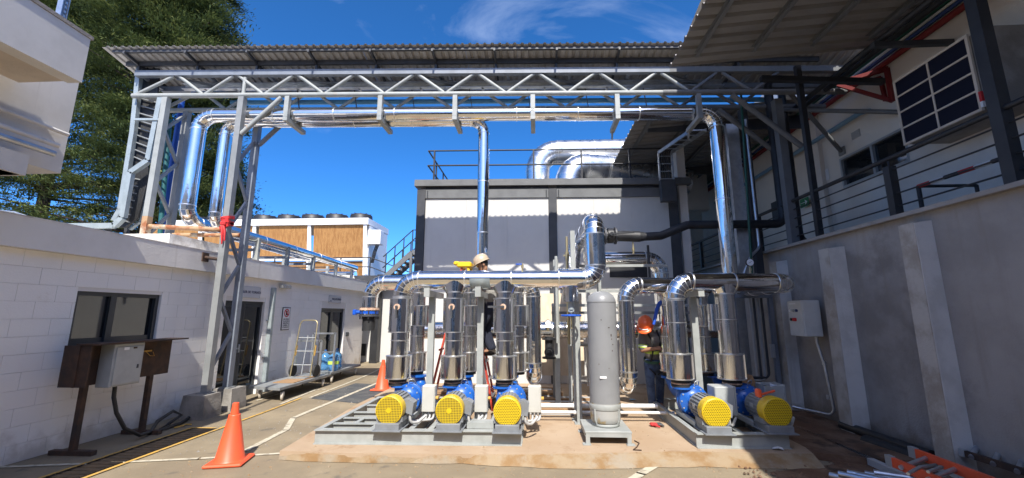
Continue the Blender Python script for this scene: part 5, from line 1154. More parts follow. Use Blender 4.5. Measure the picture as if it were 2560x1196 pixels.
pk('tape', 'paper', lambda q: q.lathe((tx, ty, 0), [(.2, .87), (.2, .90)], 40) if False else q.box((tx - .04, ty - .199, .885), (.085, .006, .026)), t)
pk('paint_chip', 'rust_dark', lambda q: [q.box((tx + math.sin(a) * .199, ty - math.cos(a) * .199, z), (w, .004, h), a) for a, z, w, h in ((.45, 1.42, .012, .03), (.48, 1.37, .01, .012), (.30, 1.52, .02, .01), (.55, 1.30, .014, .01), (-.2, 1.62, .008, .02), (.1, 1.93, .0, .0), (.5, 1.22, .01, .014), (-.45, 1.05, .012, .008), (.2, 1.0, .008, .008))], t)
st_ = thing('tank_stand', 'light grey steel plate stand under the tank', 'stand', (tx, ty, .1))
pk('plate', 'steel_light', lambda q: q.bevbox((tx - .02, ty - .02, .245), (.58, .60, .03), .006), st_)
pk('apron', 'steel_light', lambda q: (q.box((tx - .02, ty - .31, .215), (.56, .016, .05)), q.box((tx - .02, ty + .27, .215), (.56, .016, .05)), q.box((tx - .30, ty - .02, .215), (.016, .55, .05)), q.box((tx + .26, ty - .02, .215), (.016, .55, .05))), st_)
for sx in (-1, 1):
    for sy in (-1, 1): pk('leg', 'steel_light', lambda q: (q.box((tx - .02 + sx * .255, ty - .02 + sy * .275, .165), (.05, .05, .125)), q.box((tx - .02 + sx * .27, ty - .02 + sy * .285, .106), (.10, .09, .01))), st_)

# ------------------------------------------------------------------ pipework between pumps and plant room
def post(label, px0, py0, py1, Y, w=.09, m='steel_light', name='steel_post'):
    a = at(px0, py0, Y=Y); t = thing(name, label, 'post', (a.x, Y, .1)); zt = at(px0, py0, Y=Y).z
    x = at(px0, (py0 + py1) / 2, Y=Y).x
    pk('shaft', m, lambda q: q.beam((x, Y, .1), (x, Y, zt), w, w), t); pk('base_plate', m, lambda q: q.box((x, Y, .107), (w * 2, w * 2, .014)), t); return t
post('light grey post left of the upright polished pipe, behind the header tee', 1436, 578, 1000, 6.75, .075)
post('light grey post right of the upright polished pipe, behind the tank', 1500, 580, 980, 6.75, .06)
post('grey post standing just left of the tank', 1445, 745, 1050, 6.55, .075)
post('grey post behind the gate valve stem', 1425, 800, 1000, 7.4, .06)
post('short grey post left of the header tee at the plant room', 1392, 650, 1000, 7.6, .09)
one('vent_stack', 'brass', 'thin upright galvanised vent pipe above the header tee', 'pipe', lambda q: (lambda x: (q.cyl((x, 7.1, 1.2), (x, 7.1, 2.75), .026, n=10), q.cyl((x, 7.1, 2.75), (x, 7.1, 3.02), .02, n=10), q.cyl((x, 7.1, 2.62), (x, 7.1, 2.75), .036, n=10), q.box((x, 7.1, 2.69), (.13, .03, .02)), q.cyl((x, 7.1, 2.28), (x, 7.1, 2.32), .06, n=12)))(at(1417, 620, Y=7.1).x))
one('vent_stack', 'steel_light', 'thin pale pipe with a coupling left of the header tee', 'pipe', lambda q: (lambda x: (q.cyl((x, 7.4, 1.2), (x, 7.4, 2.72), .028, n=10), q.cyl((x, 7.4, 2.42), (x, 7.4, 2.52), .04, n=10)))(at(1390, 650, Y=7.4).x))
t = thing('clad_pipe', 'low horizontal polished pipe crossing behind the risers at waist height', 'pipe', (0, 7.7, 1.35))
clad_pipe(t, [V(-2.05, 7.72, 1.40), V(3.4, 7.95, 1.42)], .155, .2, seg=.8, m='chrome_dent')
t = thing('clad_pipe', 'polished pipe right of the tall bend, curving down behind the right loop', 'pipe', (1.5, 7.9, 2.6))
clad_pipe(t, [V(1.0, 8.5, 2.80), V(2.52, 8.5, 2.80), V(2.55, 8.5, 1.2)], .155, .3, seg=.9)
one('foil_pipe', 'foil_wrap', 'crumpled foil-wrapped pipe end behind the tall polished bend', 'pipe', lambda q: q.tube([(.62, 7.3, 2.35), (.66, 7.35, 2.6), (.70, 7.5, 2.85), (.75, 8.0, 2.95), (.8, 9.5, 3.0)], .13, n=20))
t = thing('rail_rack', 'light grey rail frame with thin tubes in front of the plant room wall', 'frame', (1.8, 8.0, 1))
for z, x0, x1, m in ((2.62, .75, 2.55, 'steel_light'), (2.13, .75, 2.6, 'steel_light'), (1.86, .3, 3.3, 'steel_light'), (1.72, .3, 3.3, 'dark_grey_paint_and_shade')): pk('rail', m, lambda q: q.beam((x0, 8.1, z), (x1, 8.1, z), .05, .05), t)
pk('rail', 'steel_light', lambda q: q.cyl((.6, 8.06, 1.12), (1.4, 8.06, 1.12), .025, n=8), t)
for x in (.35, 1.1, 3.0): pk('post', 'dark_grey_paint_and_shade' if x > .5 else 'steel_grey', lambda q: q.beam((x, 8.2, .1), (x, 8.2, 1.9), .08, .08), t)
pk('stub_tube', 'charcoal', lambda q: q.cyl((2.25, 8.3, 2.1), (2.25, 8.3, 3.05), .025, n=8), t)
pk('brace', 'steel_light', lambda q: q.beam((1.55, 8.15, 1.84), (1.9, 8.15, 1.3), .035, .035), t)
for k, (z, r_, y) in enumerate(((.30, .035, 6.78), (.24, .022, 6.62))):
    one('drain_pipe', 'pvc_white', ('thicker pale pipe' if k == 0 else 'thinner pale pipe') + ' lying low across the slab behind the tank', 'pipe', lambda q: (q.cyl((-.05, y, z), (1.85 + .2 * k, y + .05, z), r_, n=12), q.cyl((.55, y, z), (.68, y, z), r_ + .006, n=12)))
# valve groups hidden between pipes
for i, (x, y, z, lb_) in enumerate(((.22, 7.5, 1.05, 'dark small handwheel valve in front of the plywood sheet'), (3.05, 7.2, 1.55, 'black gate valve with wheel behind the right risers'))):
    t = thing('gate_valve', lb_, 'valve', (x, y, z))
    pk('body', 'black_paint', lambda q: (q.cyl((x, y, z - .12), (x, y, z + .25), .07, n=14), q.cyl((x, y, z + .2), (x, y, z + .23), .12, n=16), q.cyl((x, y, z - .12), (x, y, z - .09), .12, n=16)), t)
    pk('handwheel', 'charcoal', lambda q: [q.cyl(V(x, y - .16, z) + V(math.cos(a), 0, math.sin(a)) * .075, V(x, y - .16, z) + V(math.cos(a + .524), 0, math.sin(a + .524)) * .075, .012, n=6) for a in [k * math.pi / 6 for k in range(12)]] + [q.cyl((x, y - .05, z), (x, y - .17, z), .015, n=8), q.beam((x - .07, y - .16, z), (x + .07, y - .16, z), .012, .012)], t)
one('plywood_sheet', 'plywood', 'stained plywood sheet leaning against the plant room wall', 'board', lambda q: q.prism([(.05, 8.55, .5), (.95, 8.55, .5), (.95, 8.75, 2.12), (.05, 8.75, 2.12)], (0, .025, 0)))
one('panel_offcut', 'panel_white', 'pale panel offcut leaning right of the plywood sheet', 'board', lambda q: q.prism([(1.0, 8.6, .3), (1.5, 8.6, .3), (1.5, 8.75, 1.75), (1.0, 8.75, 1.75)], (0, .03, 0)))
for k in range(9):
    y = 8.9 - .17 * (k % 5); z = .13 + .06 * (k // 5)
    one('plank', 'wood' if k % 3 else 'conduit_grey', ['lowest', 'second', 'third', 'fourth', 'fifth', 'sixth', 'seventh', 'eighth', 'topmost'][k] + ' length in the stack of planks lying behind the left risers', 'plank', lambda q: q.box((-1.0 + .1 * (k % 3), y, z), (2.6, .11, .05), .02 * (k % 3 - 1)), 'planks behind the left risers')
for k in range(7):
    one('plank', 'wood' if k % 2 else 'conduit_grey', ['rearmost', 'second', 'third', 'fourth', 'fifth', 'sixth', 'nearest'][k] + ' board of the loose pile between the tank and the plywood', 'plank', lambda q: q.box((.5 + .13 * math.sin(k * 2), 8.3 - .2 * k, .125 + .012 * (k % 2)), (1.3, .12, .04), .12 * math.sin(k * 3.1)), 'loose boards on the slab')
# ------------------------------------------------------------------ traffic cones
def make_cone(label, loc, rz):
    t = thing('traffic_cone', label, 'cone', (0, 0, 0), 'traffic cones')
    pk('base', 'cone_orange', lambda q: (q.bevbox((0, 0, .018), (.40, .40, .036), .014)), t)
    pk('body', 'cone_orange', lambda q: q.lathe((0, 0, 0), [(.165, .034), (.150, .05), (.062, .515), (.062, .53), (.046, .532), (.034, .655), (.028, .66), (.0, .66)], 36, hard=(2, 4, 5)), t)
    t.location = loc; t.rotation_euler = (0, 0, rz); return t
c1 = make_cone('orange traffic cone standing nearest in the foreground', (-3.57, 4.98, .002), R(14))
copy_tree(c1, (-3.50, 9.62, .004), R(-5), label='orange traffic cone beside the left end of the skid')
copy_tree(c1, (-4.55, 13.5, 0), R(20), label='far small orange traffic cone near the plant room corner')

# ------------------------------------------------------------------ flat carts with hand truck and water jugs
def wheel(t, p, r=.085):
    w = pk('wheel', 'wheel_beige', lambda q: q.lathe(p, [(0, -.02), (r - .012, -.022), (r, -.012), (r, .012), (r - .012, .022), (0, .02)], 20, (.9, .43, 0), hard=(1, 4)), t)
    pk('caster_fork', 'galvanised', lambda q: (q.box(V(p) + V(0, 0, r * .7), (.05, .06, .05)), q.beam(V(p) + V(.03, 0, 0), V(p) + V(.03, 0, r), .008, .04)), w)
def cart(label, pts, zt, wheels):
    c = sum((V(*p, 0) for p in pts), V(0, 0, 0)) / 4
    t = thing('flat_cart', label, 'cart', (c.x, c.y, 0))
    pk('deck', 'steel_grey', lambda q: q.prism([(x, y, zt - .05) for x, y in pts], (0, 0, .05)), t)
    for p in wheels: wheel(t, (p[0], p[1], .087))
    return t
ca = cart('grey flat cart with upright end rails, nearer of the two by the wall', [(-5.80, 8.40), (-5.02, 8.20), (-5.00, 10.15), (-5.70, 10.3)], .27, [(-5.62, 8.52), (-5.06, 8.36), (-5.06, 9.95), (-5.6, 10.05)])
for x0, x1, y in ((-5.66, -5.06, 9.75),):
    pk('end_rail', 'galvanised', lambda q: (q.beam((x0, y, .27), (x0, y, 1.08), .05, .03), q.beam((x1, y, .27), (x1, y, 1.08), .05, .03), q.beam((x0, y, 1.07), (x1, y, 1.07), .03, .05)), ca)
pk('deck_board', 'wood', lambda q: q.box((-5.3, 9.2, .278), (.45, .9, .012)), ca)
cb = cart('second grey flat cart carrying the blue water jugs', [(-5.72, 10.45), (-5.08, 10.35), (-5.06, 12.1), (-5.66, 12.2)], .27, [(-5.12, 10.5), (-5.12, 11.9), (-5.6, 10.6), (-5.6, 12.0)])
pk('end_rail', 'galvanised', lambda q: (q.beam((-5.68, 10.5, .27), (-5.68, 10.5, 1.22), .04, .04), q.beam((-5.1, 10.5, .27), (-5.1, 10.5, 1.22), .04, .04), q.beam((-5.68, 10.5, 1.21), (-5.1, 10.5, 1.21), .04, .04), q.beam((-5.68, 10.5, .75), (-5.1, 10.5, .75), .03, .03)), cb)
ht = thing('hand_truck', 'tall tubular hand truck with curved handle standing on the nearer cart', 'hand truck', (-5.4, 9.5, .28))
pk('frame', 'brass', lambda q: q.tube(rounded([(-5.56, 9.42, .30), (-5.53, 9.62, 1.55), (-5.12, 9.62, 1.55), (-5.09, 9.42, .30)], .10, 5), .014, n=8), ht)
for z in (.55, .85, 1.15): pk('cross_bar', 'alu_frame', lambda q: q.cyl((-5.55, 9.44 + z * .13, z), (-5.10, 9.44 + z * .13, z), .014, n=8), ht)
pk('middle_bar', 'alu_frame', lambda q: q.cyl((-5.32, 9.46, .35), (-5.32, 9.60, 1.2), .012, n=8), ht)
pk('toe_plate', 'steel_grey', lambda q: q.box((-5.32, 9.34, .295), (.42, .2, .02)), ht)
for x in (-5.60, -5.05): pk('wheel', 'rubber', lambda q: q.lathe((x, 9.58, .42), [(0, -.03), (.06, -.03), (.13, -.025), (.13, .025), (.06, .03), (0, .03)], 20, (1, 0, 0), hard=(2, 3)), ht)
for x in (-5.55, -5.10): pk('grip', 'line_yellow', lambda q: q.cyl((x, 9.53, .75), (x, 9.57, .98), .024, n=8), ht)
jp = [(0, 0), (.115, 0), (.135, .02), (.135, .12), (.128, .135), (.135, .15), (.135, .25), (.128, .265), (.135, .28), (.12, .36), (.06, .41), (.03, .43), (.028, .47), (.034, .475), (.034, .49), (0, .49)]
for k, (x, y, lb_) in enumerate(((-5.5, 10.85, 'blue water jug left of the pair on the second cart'), (-5.22, 10.75, 'blue water jug in front with a pale label on the second cart'), (-5.38, 11.25, 'blue water jug at the back of the second cart'))):
    t = thing('water_jug', lb_, 'water jug', (x, y, .27), 'water jugs on the cart'); pk('bottle', 'jug_blue', lambda q: q.lathe((x, y, .27), jp, 24), t)
    pk('cap', 'pipe_strong_blue', lambda q: q.cyl((x, y, .745), (x, y, .775), .034, n=12), t)
    if k == 1: pk('bottle_label', 'hi_vis', lambda q: q.lathe((x, y, .27), [(.1365, .16), (.1365, .24)], 24), t)

# ------------------------------------------------------------------ electrical stand by the left wall
es = thing('panel_stand', 'rusty brown steel board on two legs with feet by the left wall', 'stand', (-5.7, 5.6, 0))
SX = -5.62
pk('board', 'rust_dark', lambda q: q.box((SX - .04, 5.62, 1.06), (.03, 1.32, .50)), es)
pk('hood', 'rust_dark', lambda q: (q.box((SX + .08, 5.62, 1.325), (.30, 1.34, .02)), q.box((SX - .07, 4.985, 1.06), (.36, .02, .5))), es)
for y in (5.12, 6.02):
    pk('leg', 'rust_dark', lambda q: q.beam((SX - .06, y, .05), (SX - .06, y, .85), .06, .06), es); pk('foot', 'rust_dark', lambda q: q.beam((SX - .34, y, .028), (SX + .22, y, .028), .07, .055), es)
eb_ = thing('breaker_panel', 'light grey breaker panel with door bolted on the rusty board', 'electrical panel', (SX, 5.4, .8))
pk('cabinet', 'box_grey', lambda q: q.bevbox((SX + .075, 5.42, 1.04), (.19, .42, .54), .006), eb_)
pk('door', 'box_grey', lambda q: q.bevbox((SX + .176, 5.42, 1.03), (.014, .37, .48), .004), eb_)
pk('name_plate', 'white_plain', lambda q: q.box((SX + .185, 5.36, 1.245), (.004, .07, .035)), eb_); pk('name_plate', 'rust_dark', lambda q: q.box((SX + .185, 5.48, 1.248), (.004, .05, .022)), eb_)
pk('latch', 'charcoal', lambda q: q.box((SX + .187, 5.55, 1.0), (.012, .02, .05)), eb_)
one('hanging_tag', 'line_yellow', 'yellow tag with wire hanging on the brown board', 'tag', lambda q: (q.box((SX - .01, 5.86, 1.17), (.02, .14, .02)), q.tube([(SX - .0, 5.84, 1.16), (SX + .01, 5.9, 1.10), (SX + .0, 5.98, 1.09), (SX, 5.95, 1.15)], .004, n=5)))
one('power_cable', 'cable_black', 'thick black cable hanging from the breaker panel and coiled on the ground', 'cable', lambda q: q.tube([V(SX + .06, 5.40, .77), V(SX + .07, 5.40, .62), V(SX + .1, 5.44, .42), V(SX + .14, 5.55, .2), V(SX + .18, 5.75, .06), V(SX + .1, 6.0, .04), V(SX - .05, 6.25, .12), V(SX + .0, 6.45, .22), V(SX + .06, 6.55, .14), V(SX + .0, 6.4, .05), V(SX + .12, 6.1, .035), V(SX + .1, 6.5, .03), V(SX - .02, 6.8, .04), V(SX - .08, 6.95, .2), V(SX - .1, 6.98, .33)], .024, n=8))
one('yellow_tie', 'line_yellow', 'scrap of yellow tie on the ground by the cable coil', 'litter', lambda q: q.tube([(SX + .2, 6.28, .02), (SX + .25, 6.38, .03), (SX + .2, 6.48, .02), (SX + .28, 6.5, .02)], .012, n=5))

# ------------------------------------------------------------------ step ladder behind the left header
ld = thing('step_ladder', 'red and yellow fibreglass step ladder standing behind the left header', 'ladder', (-1.3, 7.5, .1))
TZ = 2.52; LX = -1.26
for y in (7.30, 7.72):
    yy = 7.51 + (y - 7.51) * .65
    pk('rail', 'fiberglass_red', lambda q: q.beam((LX + .05, yy, TZ), (-.74, y, .11), .03, .085, (0, 1, 0)), ld)
    pk('rear_rail', 'fiberglass_red', lambda q: q.beam((LX - .07, yy, TZ), (-1.86, y, .11), .03, .07, (0, 1, 0)), ld)
for k in range(8):
    f = (k + .7) / 8.3; x = -.74 + (LX + .05 + .74) * f; z = .11 + (TZ - .11) * f; w = .2 + .07 * (1 - f)
    pk('step', 'alu_frame', lambda q: q.box((x, 7.51, z), (.08, 2 * w * .78, .025)), ld)
pk('top_cap', 'ladder_yellow', lambda q: (q.bevbox((LX - .02, 7.51, TZ + .05), (.26, .44, .10), .02), q.bevbox((LX - .17, 7.51, TZ + .08), (.10, .36, .07), .02)), ld)
for yy in (7.37, 7.65): pk('upper_rail_cover', 'ladder_yellow', lambda q: q.beam((LX + .045, yy, TZ + .02), (LX + .11, yy, TZ - .28), .04, .095, (0, 1, 0)), ld)
for f in (.3, .6, .88): pk('rear_cross_bar', 'fiberglass_red', lambda q: q.beam((LX - .07 - .6 * f, 7.35, TZ - 2.4 * f), (LX - .07 - .6 * f, 7.67, TZ - 2.4 * f), .03, .03), ld)
one('pipe_tool', 'charcoal', 'black tool lying on the ladder beside the tan-helmeted worker', 'tool', lambda q: (q.bevbox((-1.05, 7.20, 2.42), (.10, .08, .16), .01), q.cyl((-1.02, 7.2, 2.36), (-.93, 7.2, 2.34), .03, n=8)))

# ------------------------------------------------------------------ lower right clutter by the retaining wall
def lie_ladder(label, a, b_, c, m, rungs, th=.09):
    """ladder lying: rail a-b, second rail offset c"""
    a, b_, c = V(a), V(b_), V(c); t = thing('ladder', label, 'ladder', a)
    for o in (V(0, 0, 0), c):
        pk('rail', m, lambda q: q.channel(a + o, b_ + o, .035, th, .006, up=(0, 0, 1)), t)
        pk('rail_cap', 'alu_frame', lambda q: q.beam(a + o - (b_ - a).normalized() * .02, a + o + (b_ - a).normalized() * .06, .045, th + .012, (0, 0, 1)), t)
    for k in range(rungs):
        f = (k + .6) / rungs; p = a + (b_ - a) * f; pk('rung', 'galvanised', lambda q: q.cyl(p - c.normalized() * .04, p + c + c.normalized() * .04, .022, n=10), t)
lie_ladder('orange-railed ladder lying at the lower right corner', at(2280, 1130, Z=.30), at(2620, 1260, Z=.30), (-.30, -.08, -.06), 'cone_orange', 4)
lie_ladder('dull red ladder lying against the retaining wall behind the orange one', at(2400, 1130, Z=.28), at(2640, 1205, Z=.28), (.26, .16, .10), 'rust_dark', 4, .06)
for i, (a, c, r_, m, lb_) in enumerate(((at(1995, 1072, Z=.05), at(2270, 1196, Z=.05), .035, 'conduit_grey', 'grey channel length lying along the foot of the retaining wall'), (at(2105, 1062, Z=.14), at(2330, 1140, Z=.14), .06, 'cable_black', 'upper dark plastic pipe lying by the retaining wall'), (at(2165, 1105, Z=.06), at(2300, 1150, Z=.06), .085, 'cable_black', 'thick dark plastic pipe on the soil by the retaining wall'), (at(2290, 1075, Z=.2), at(2600, 1170, Z=.2), .045, 'rust_dark', 'rusty angle bar leaning along the retaining wall at right'))):
    if i in (0, 3): one('steel_length', m, lb_, 'bar', lambda q: q.channel(a, c, r_ * 2, r_ * 2, .008))
    else: one('plastic_pipe', m, lb_, 'pipe', lambda q: q.cyl(a, c, r_, n=16))
one('steel_length', 'galvanised', 'thin bright strip lying beside the grey channel', 'bar', lambda q: q.beam(at(2035, 1090, Z=.03), at(2240, 1185, Z=.03), .03, .02))
for k in range(7):
    a = at(2075 + 22 * k, 1188 - 3 * (k % 3), Z=.10 + .05 * (k % 2)); d = V(.42 + .05 * (k % 3), -.55 + .04 * k, .02)
    one('tube_offcut', 'galvanised', ['leftmost', 'second', 'third', 'fourth', 'fifth', 'sixth', 'rightmost'][k] + ' bright tube end in the pile at the bottom edge', 'tube', lambda q: q.cyl(a, a + d, .03, n=12), 'tube offcuts at the bottom edge')
one('bent_strip', 'galvanised', 'bent bright metal strip lying across the orange ladder', 'strip', lambda q: q.tube([at(x, y, Z=.36) for x, y in ((2270, 1185), (2300, 1168), (2340, 1163), (2355, 1168), (2320, 1180))], .014, n=6))
# litter
def scrap(name, label, px, py, z, m, s=.06, seed=0):
    r = random.Random(seed); c = at(px, py, Z=z); n = 7
    vs = [c + V(math.cos(k * .9) * s * r.uniform(.5, 1.2), math.sin(k * .9) * s * r.uniform(.5, 1.2), r.uniform(.004, s * .45)) for k in range(n)] + [c + V(0, 0, s * .5)]
    q = MB(); q.add(vs, [(k, (k + 1) % n, n) for k in range(n)]); q.add([v + V(0, 0, -.004) for v in vs], [(k, n, (k + 1) % n) for k in range(n)]); return tag(q.build(name, m), label, 'litter')
scrap('crumpled_bag', 'crumpled pale plastic bag in front of the shaded skid corner', 1945, 1125, .1, 'paper', .08, 1)
scrap('crumpled_bag', 'white crumpled paper at the front edge of the slab', 908, 1146, 0, 'paper', .04, 2)
scrap('crumpled_bag', 'white scrap left of the other one at the slab edge', 897, 1149, 0, 'paper', .025, 3)
scrap('crumpled_bag', 'tiny white scrap on the asphalt in the foreground', 1550, 1168, 0, 'paper', .02, 4)
scrap('crumpled_bag', 'shiny plastic bag on the grey electrical box by the shaded pump', 1925, 968, .75, 'galvanised', .10, 5)
scrap('crumpled_bag', 'blue scrap on the slab behind the pipe bend', 1582, 1002, .1, 'pipe_sky', .07, 6)
scrap('soil_clod', 'dark clod of soil at the shade edge by the right skid', 1985, 1150, .02, 'dirt', .07, 7)
for k in range(2):
    r = random.Random(k); scrap('pebble', 'small %s clod in the shaded soil by the retaining wall' % ('dark' if k % 2 else 'pale'), r.uniform(1985, 2260), r.uniform(1050, 1150), .03, 'dirt' if k % 2 else 'concrete', r.uniform(.015, .04), 30 + k)['group'] = 'clods by the wall'
gl = thing('work_glove', 'red and grey work glove dropped on the slab', 'glove', at(1640, 1067, Z=.1)); c = at(1640, 1067, Z=.1)
pk('palm', 'glove_red', lambda q: q.bevbox(c + V(-.03, 0, .03), (.11, .1, .04), .018), gl)
for k in range(4): pk('finger', 'charcoal', lambda q: q.tube([c + V(.02, -.04 + .025 * k, .035), c + V(.07, -.05 + .03 * k, .04), c + V(.10, -.055 + .034 * k, .02)], .012, n=6), gl)
pk('thumb', 'glove_red', lambda q: q.tube([c + V(-.04, -.04, .03), c + V(-.01, -.09, .03), c + V(.03, -.10, .02)], .013, n=6), gl)
one('wire_scrap', 'rust_dark', 'bent rusty wire lying right of the tank stand', 'wire', lambda q: q.tube([at(x, y, Z=.108) for x, y in ((1586, 1102), (1598, 1108), (1592, 1118), (1583, 1125), (1604, 1126))], .007, n=5))
one('tool_bag', 'wood', 'brown open box on the shaded pump behind its motor', 'box', lambda q: (q.prism([(2.86, 6.45, .62), (3.18, 6.40, .62), (3.12, 6.42, .82), (2.9, 6.47, .84)], (.02, .18, .0))))
one('hand_tool', 'cone_orange', 'orange-handled tool lying on the shaded motor', 'tool', lambda q: (q.bevbox((2.78, 5.62, .72), (.05, .09, .10), .012), q.cyl((2.82, 5.62, .705), (3.0, 5.66, .74), .014, n=8)))
one('blue_sling', 'cloth_blue', 'bright blue sling tied to the pipe beside the orange-helmeted worker', 'sling', lambda q: q.tube([at(x, y, Y=7.0) for x, y in ((1657, 752), (1648, 760), (1642, 775), (1638, 795), (1634, 812))], [.03, .035, .03, .028, .022], n=8))

# ------------------------------------------------------------------ trees behind the left building
def cypress(name, label, base, H, R0, zc, n_pads, seed, lean=0):
    rg = np.random.default_rng(seed); t = thing(name, label, 'tree', base)
    bx, by, bz = base
    pk('trunk', 'bark', lambda q: q.tube([(bx + lean * f, by, bz + H * f) for f in (0, .2, .45, .7, .95)], [.42, .34, .26, .15, .04], n=10), t)
    # limbs with flat drooping pads of foliage
    vs, tone = [], []; q = MB()
    for i in range(n_pads):
        f = rg.uniform(0, 1) ** .85; z = zc + (H - zc) * f; env = R0 * (1.0 - .78 * f ** 1.7) * rg.uniform(.22, 1.06)
        a = rg.uniform(0, 2 * math.pi); cx, cy = bx + lean * z / H + math.cos(a) * env, by + math.sin(a) * env
        if rg.uniform() < .22: q.tube([(bx + lean * z / H, by, z - .5), ((bx + cx) / 2, (by + cy) / 2, z - .25), (cx, cy, z)], [.09, .06, .02], n=5)
        k = int(rg.integers(230, 360)); L_ = rg.uniform(.7, 1.4)
        # pad: elongated along its limb direction, flattened
        u = rg.normal(0, .42, k) * L_; w = rg.normal(0, .40, k) * L_ * .8; h = rg.normal(0, .16, k) * L_ - .18 * np.abs(u)
        px = cx + math.cos(a) * u - math.sin(a) * w; py = cy + math.sin(a) * u + math.cos(a) * w; pz = z + h
        tn = np.clip(.45 + h * 1.1 + rg.normal(0, .16, k) + rg.normal(0, .12), 0, 1)  # pad tops lighter, undersides darker: light and shade put into leaf colour
        s_ = rg.uniform(.055, .13, k); th = a + rg.normal(0, .75, k); ph = rg.normal(.30, .45, k)
        d = np.stack([np.cos(th) * np.cos(ph), np.sin(th) * np.cos(ph), np.sin(ph)], 1); e = np.stack([-np.sin(th), np.cos(th), rg.normal(0, .5, k)], 1); e /= np.linalg.norm(e, axis=1)[:, None]
        p = np.stack([px, py, pz], 1)
        vs.append(np.stack([p - d * s_[:, None], p + e * s_[:, None] * .30, p + d * s_[:, None] * 1.3, p - e * s_[:, None] * .30], 1).reshape(-1, 3)); tone.append(np.repeat(tn, 4))
    q.build('limbs', 'bark', t)
    P_ = np.concatenate(vs); T_ = np.concatenate(tone); nq = len(P_) // 4
    me = bpy.data.meshes.new('crown'); me.vertices.add(len(P_)); me.vertices.foreach_set('co', (P_ - np.array(base)).astype(np.float32).ravel())
    me.loops.add(nq * 4); me.loops.foreach_set('vertex_index', np.arange(nq * 4, dtype=np.int32)); me.polygons.add(nq); me.polygons.foreach_set('loop_start', np.arange(0, nq * 4, 4, dtype=np.int32)); me.update(calc_edges=True)
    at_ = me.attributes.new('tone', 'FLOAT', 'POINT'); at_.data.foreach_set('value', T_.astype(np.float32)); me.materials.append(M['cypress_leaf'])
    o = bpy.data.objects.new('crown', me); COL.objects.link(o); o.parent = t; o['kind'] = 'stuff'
    return t
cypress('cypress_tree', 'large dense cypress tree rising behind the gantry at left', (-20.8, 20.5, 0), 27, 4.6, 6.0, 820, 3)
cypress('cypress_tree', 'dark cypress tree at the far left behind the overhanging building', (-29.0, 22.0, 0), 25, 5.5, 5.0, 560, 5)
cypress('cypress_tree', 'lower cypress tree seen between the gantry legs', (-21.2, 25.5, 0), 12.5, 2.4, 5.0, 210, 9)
# ------------------------------------------------------------------ people: bodies grown from tapered limbs, fused into one surface
def capsule(q, p, r0, d, r1, n=12):
    p, d = V(p), V(d); ax, a, b = frame(d - p); L_ = (d - p).length; prof = []
    for k in range(4): th = math.pi / 2 * k / 3; prof.append((r0 * math.sin(th), -r0 * math.cos(th)))
    for k in range(4): th = math.pi / 2 * k / 3; prof.append((r1 * math.cos(th), L_ + r1 * math.sin(th)))
    q.lathe(p, prof, n, ax)
def ellip(q, c, rx, ry, rz, axis=(0, 0, 1), n=16):
    c = V(c); d, a, b = frame(axis); vs = []; m_ = 10
    for i in range(m_ + 1):
        th = math.pi * i / m_
        for k in range(n):
            ph = 2 * math.pi * k / n; vs.append(c + a * (rx * math.sin(th) * math.cos(ph)) + b * (ry * math.sin(th) * math.sin(ph)) - d * (rz * math.cos(th)))
    q.add(vs, [(i * n + k, i * n + (k + 1) % n, (i + 1) * n + (k + 1) % n, (i + 1) * n + k) for i in range(m_) for k in range(n)], True)
def fuse(ob, vox=.012, sm=6):
    m = ob.modifiers.new('fuse', 'REMESH'); m.mode = 'VOXEL'; m.voxel_size = vox; m.use_smooth_shade = True
    s = ob.modifiers.new('soften', 'SMOOTH'); s.factor = .5; s.iterations = sm
    return ob
def hand(q, w, d, up, curl=.5, s=1.0):
    """palm and five bent fingers; w wrist, d direction, up palm normal"""
    w, d, up = V(w), V(d).normalized(), V(up).normalized(); sd = d.cross(up).normalized(); up = sd.cross(d)
    for k in range(4):
        o = sd * ((k - 1.5) * .021 * s); capsule(q, w + o * .6, .016 * s, w + d * .085 * s + o, .012 * s, 8)
        L_ = (.070, .080, .076, .060)[k] * s; p1 = w + d * .088 * s + o; p2 = p1 + (d * math.cos(curl) - up * math.sin(curl)) * L_ * .5; p3 = p2 + (d * math.cos(curl * 2.1) - up * math.sin(curl * 2.1)) * L_ * .5
        capsule(q, p1, .0105 * s, p2, .0095 * s, 8); capsule(q, p2, .0095 * s, p3, .0078 * s, 8)
    b0 = w + d * .03 * s + sd * .03 * s; b1 = b0 + (d * .7 + sd * .6 - up * .3).normalized() * .042 * s; capsule(q, b0, .014 * s, b1, .011 * s, 8); capsule(q, b1, .011 * s, b1 + (d * .9 - up * .4 + sd * .1).normalized() * .032 * s, .009 * s, 8)
def head(q, c, fwd, up, s=1.0):
    c, f, u = V(c), V(fwd).normalized(), V(up).normalized(); sd = f.cross(u).normalized(); u = sd.cross(f)
    ellip(q, c + u * .02 * s, .074 * s, .092 * s, .105 * s, u)          # skull
    capsule(q, c + f * .045 * s - u * .02 * s, .060 * s, c + f * .055 * s - u * .085 * s, .036 * s)   # face to chin
    capsule(q, c + f * .098 * s + u * .0 * s, .010 * s, c + f * .112 * s - u * .03 * s, .015 * s, 8)      # nose
    for k in (-1, 1):
        ellip(q, c + sd * (.078 * k * s) - u * .01 * s - f * .01 * s, .012 * s, .022 * s, .032 * s, u)    # ears
        capsule(q, c + f * .082 * s + sd * .015 * k * s + u * .022 * s, .012 * s, c + f * .076 * s + sd * .05 * k * s + u * .02 * s, .010 * s, 8)  # brow
    capsule(q, c + f * .088 * s - u * .055 * s - sd * .018 * s, .010 * s, c + f * .088 * s - u * .055 * s + sd * .018 * s, .010 * s, 8)  # lips
    return f, u, sd
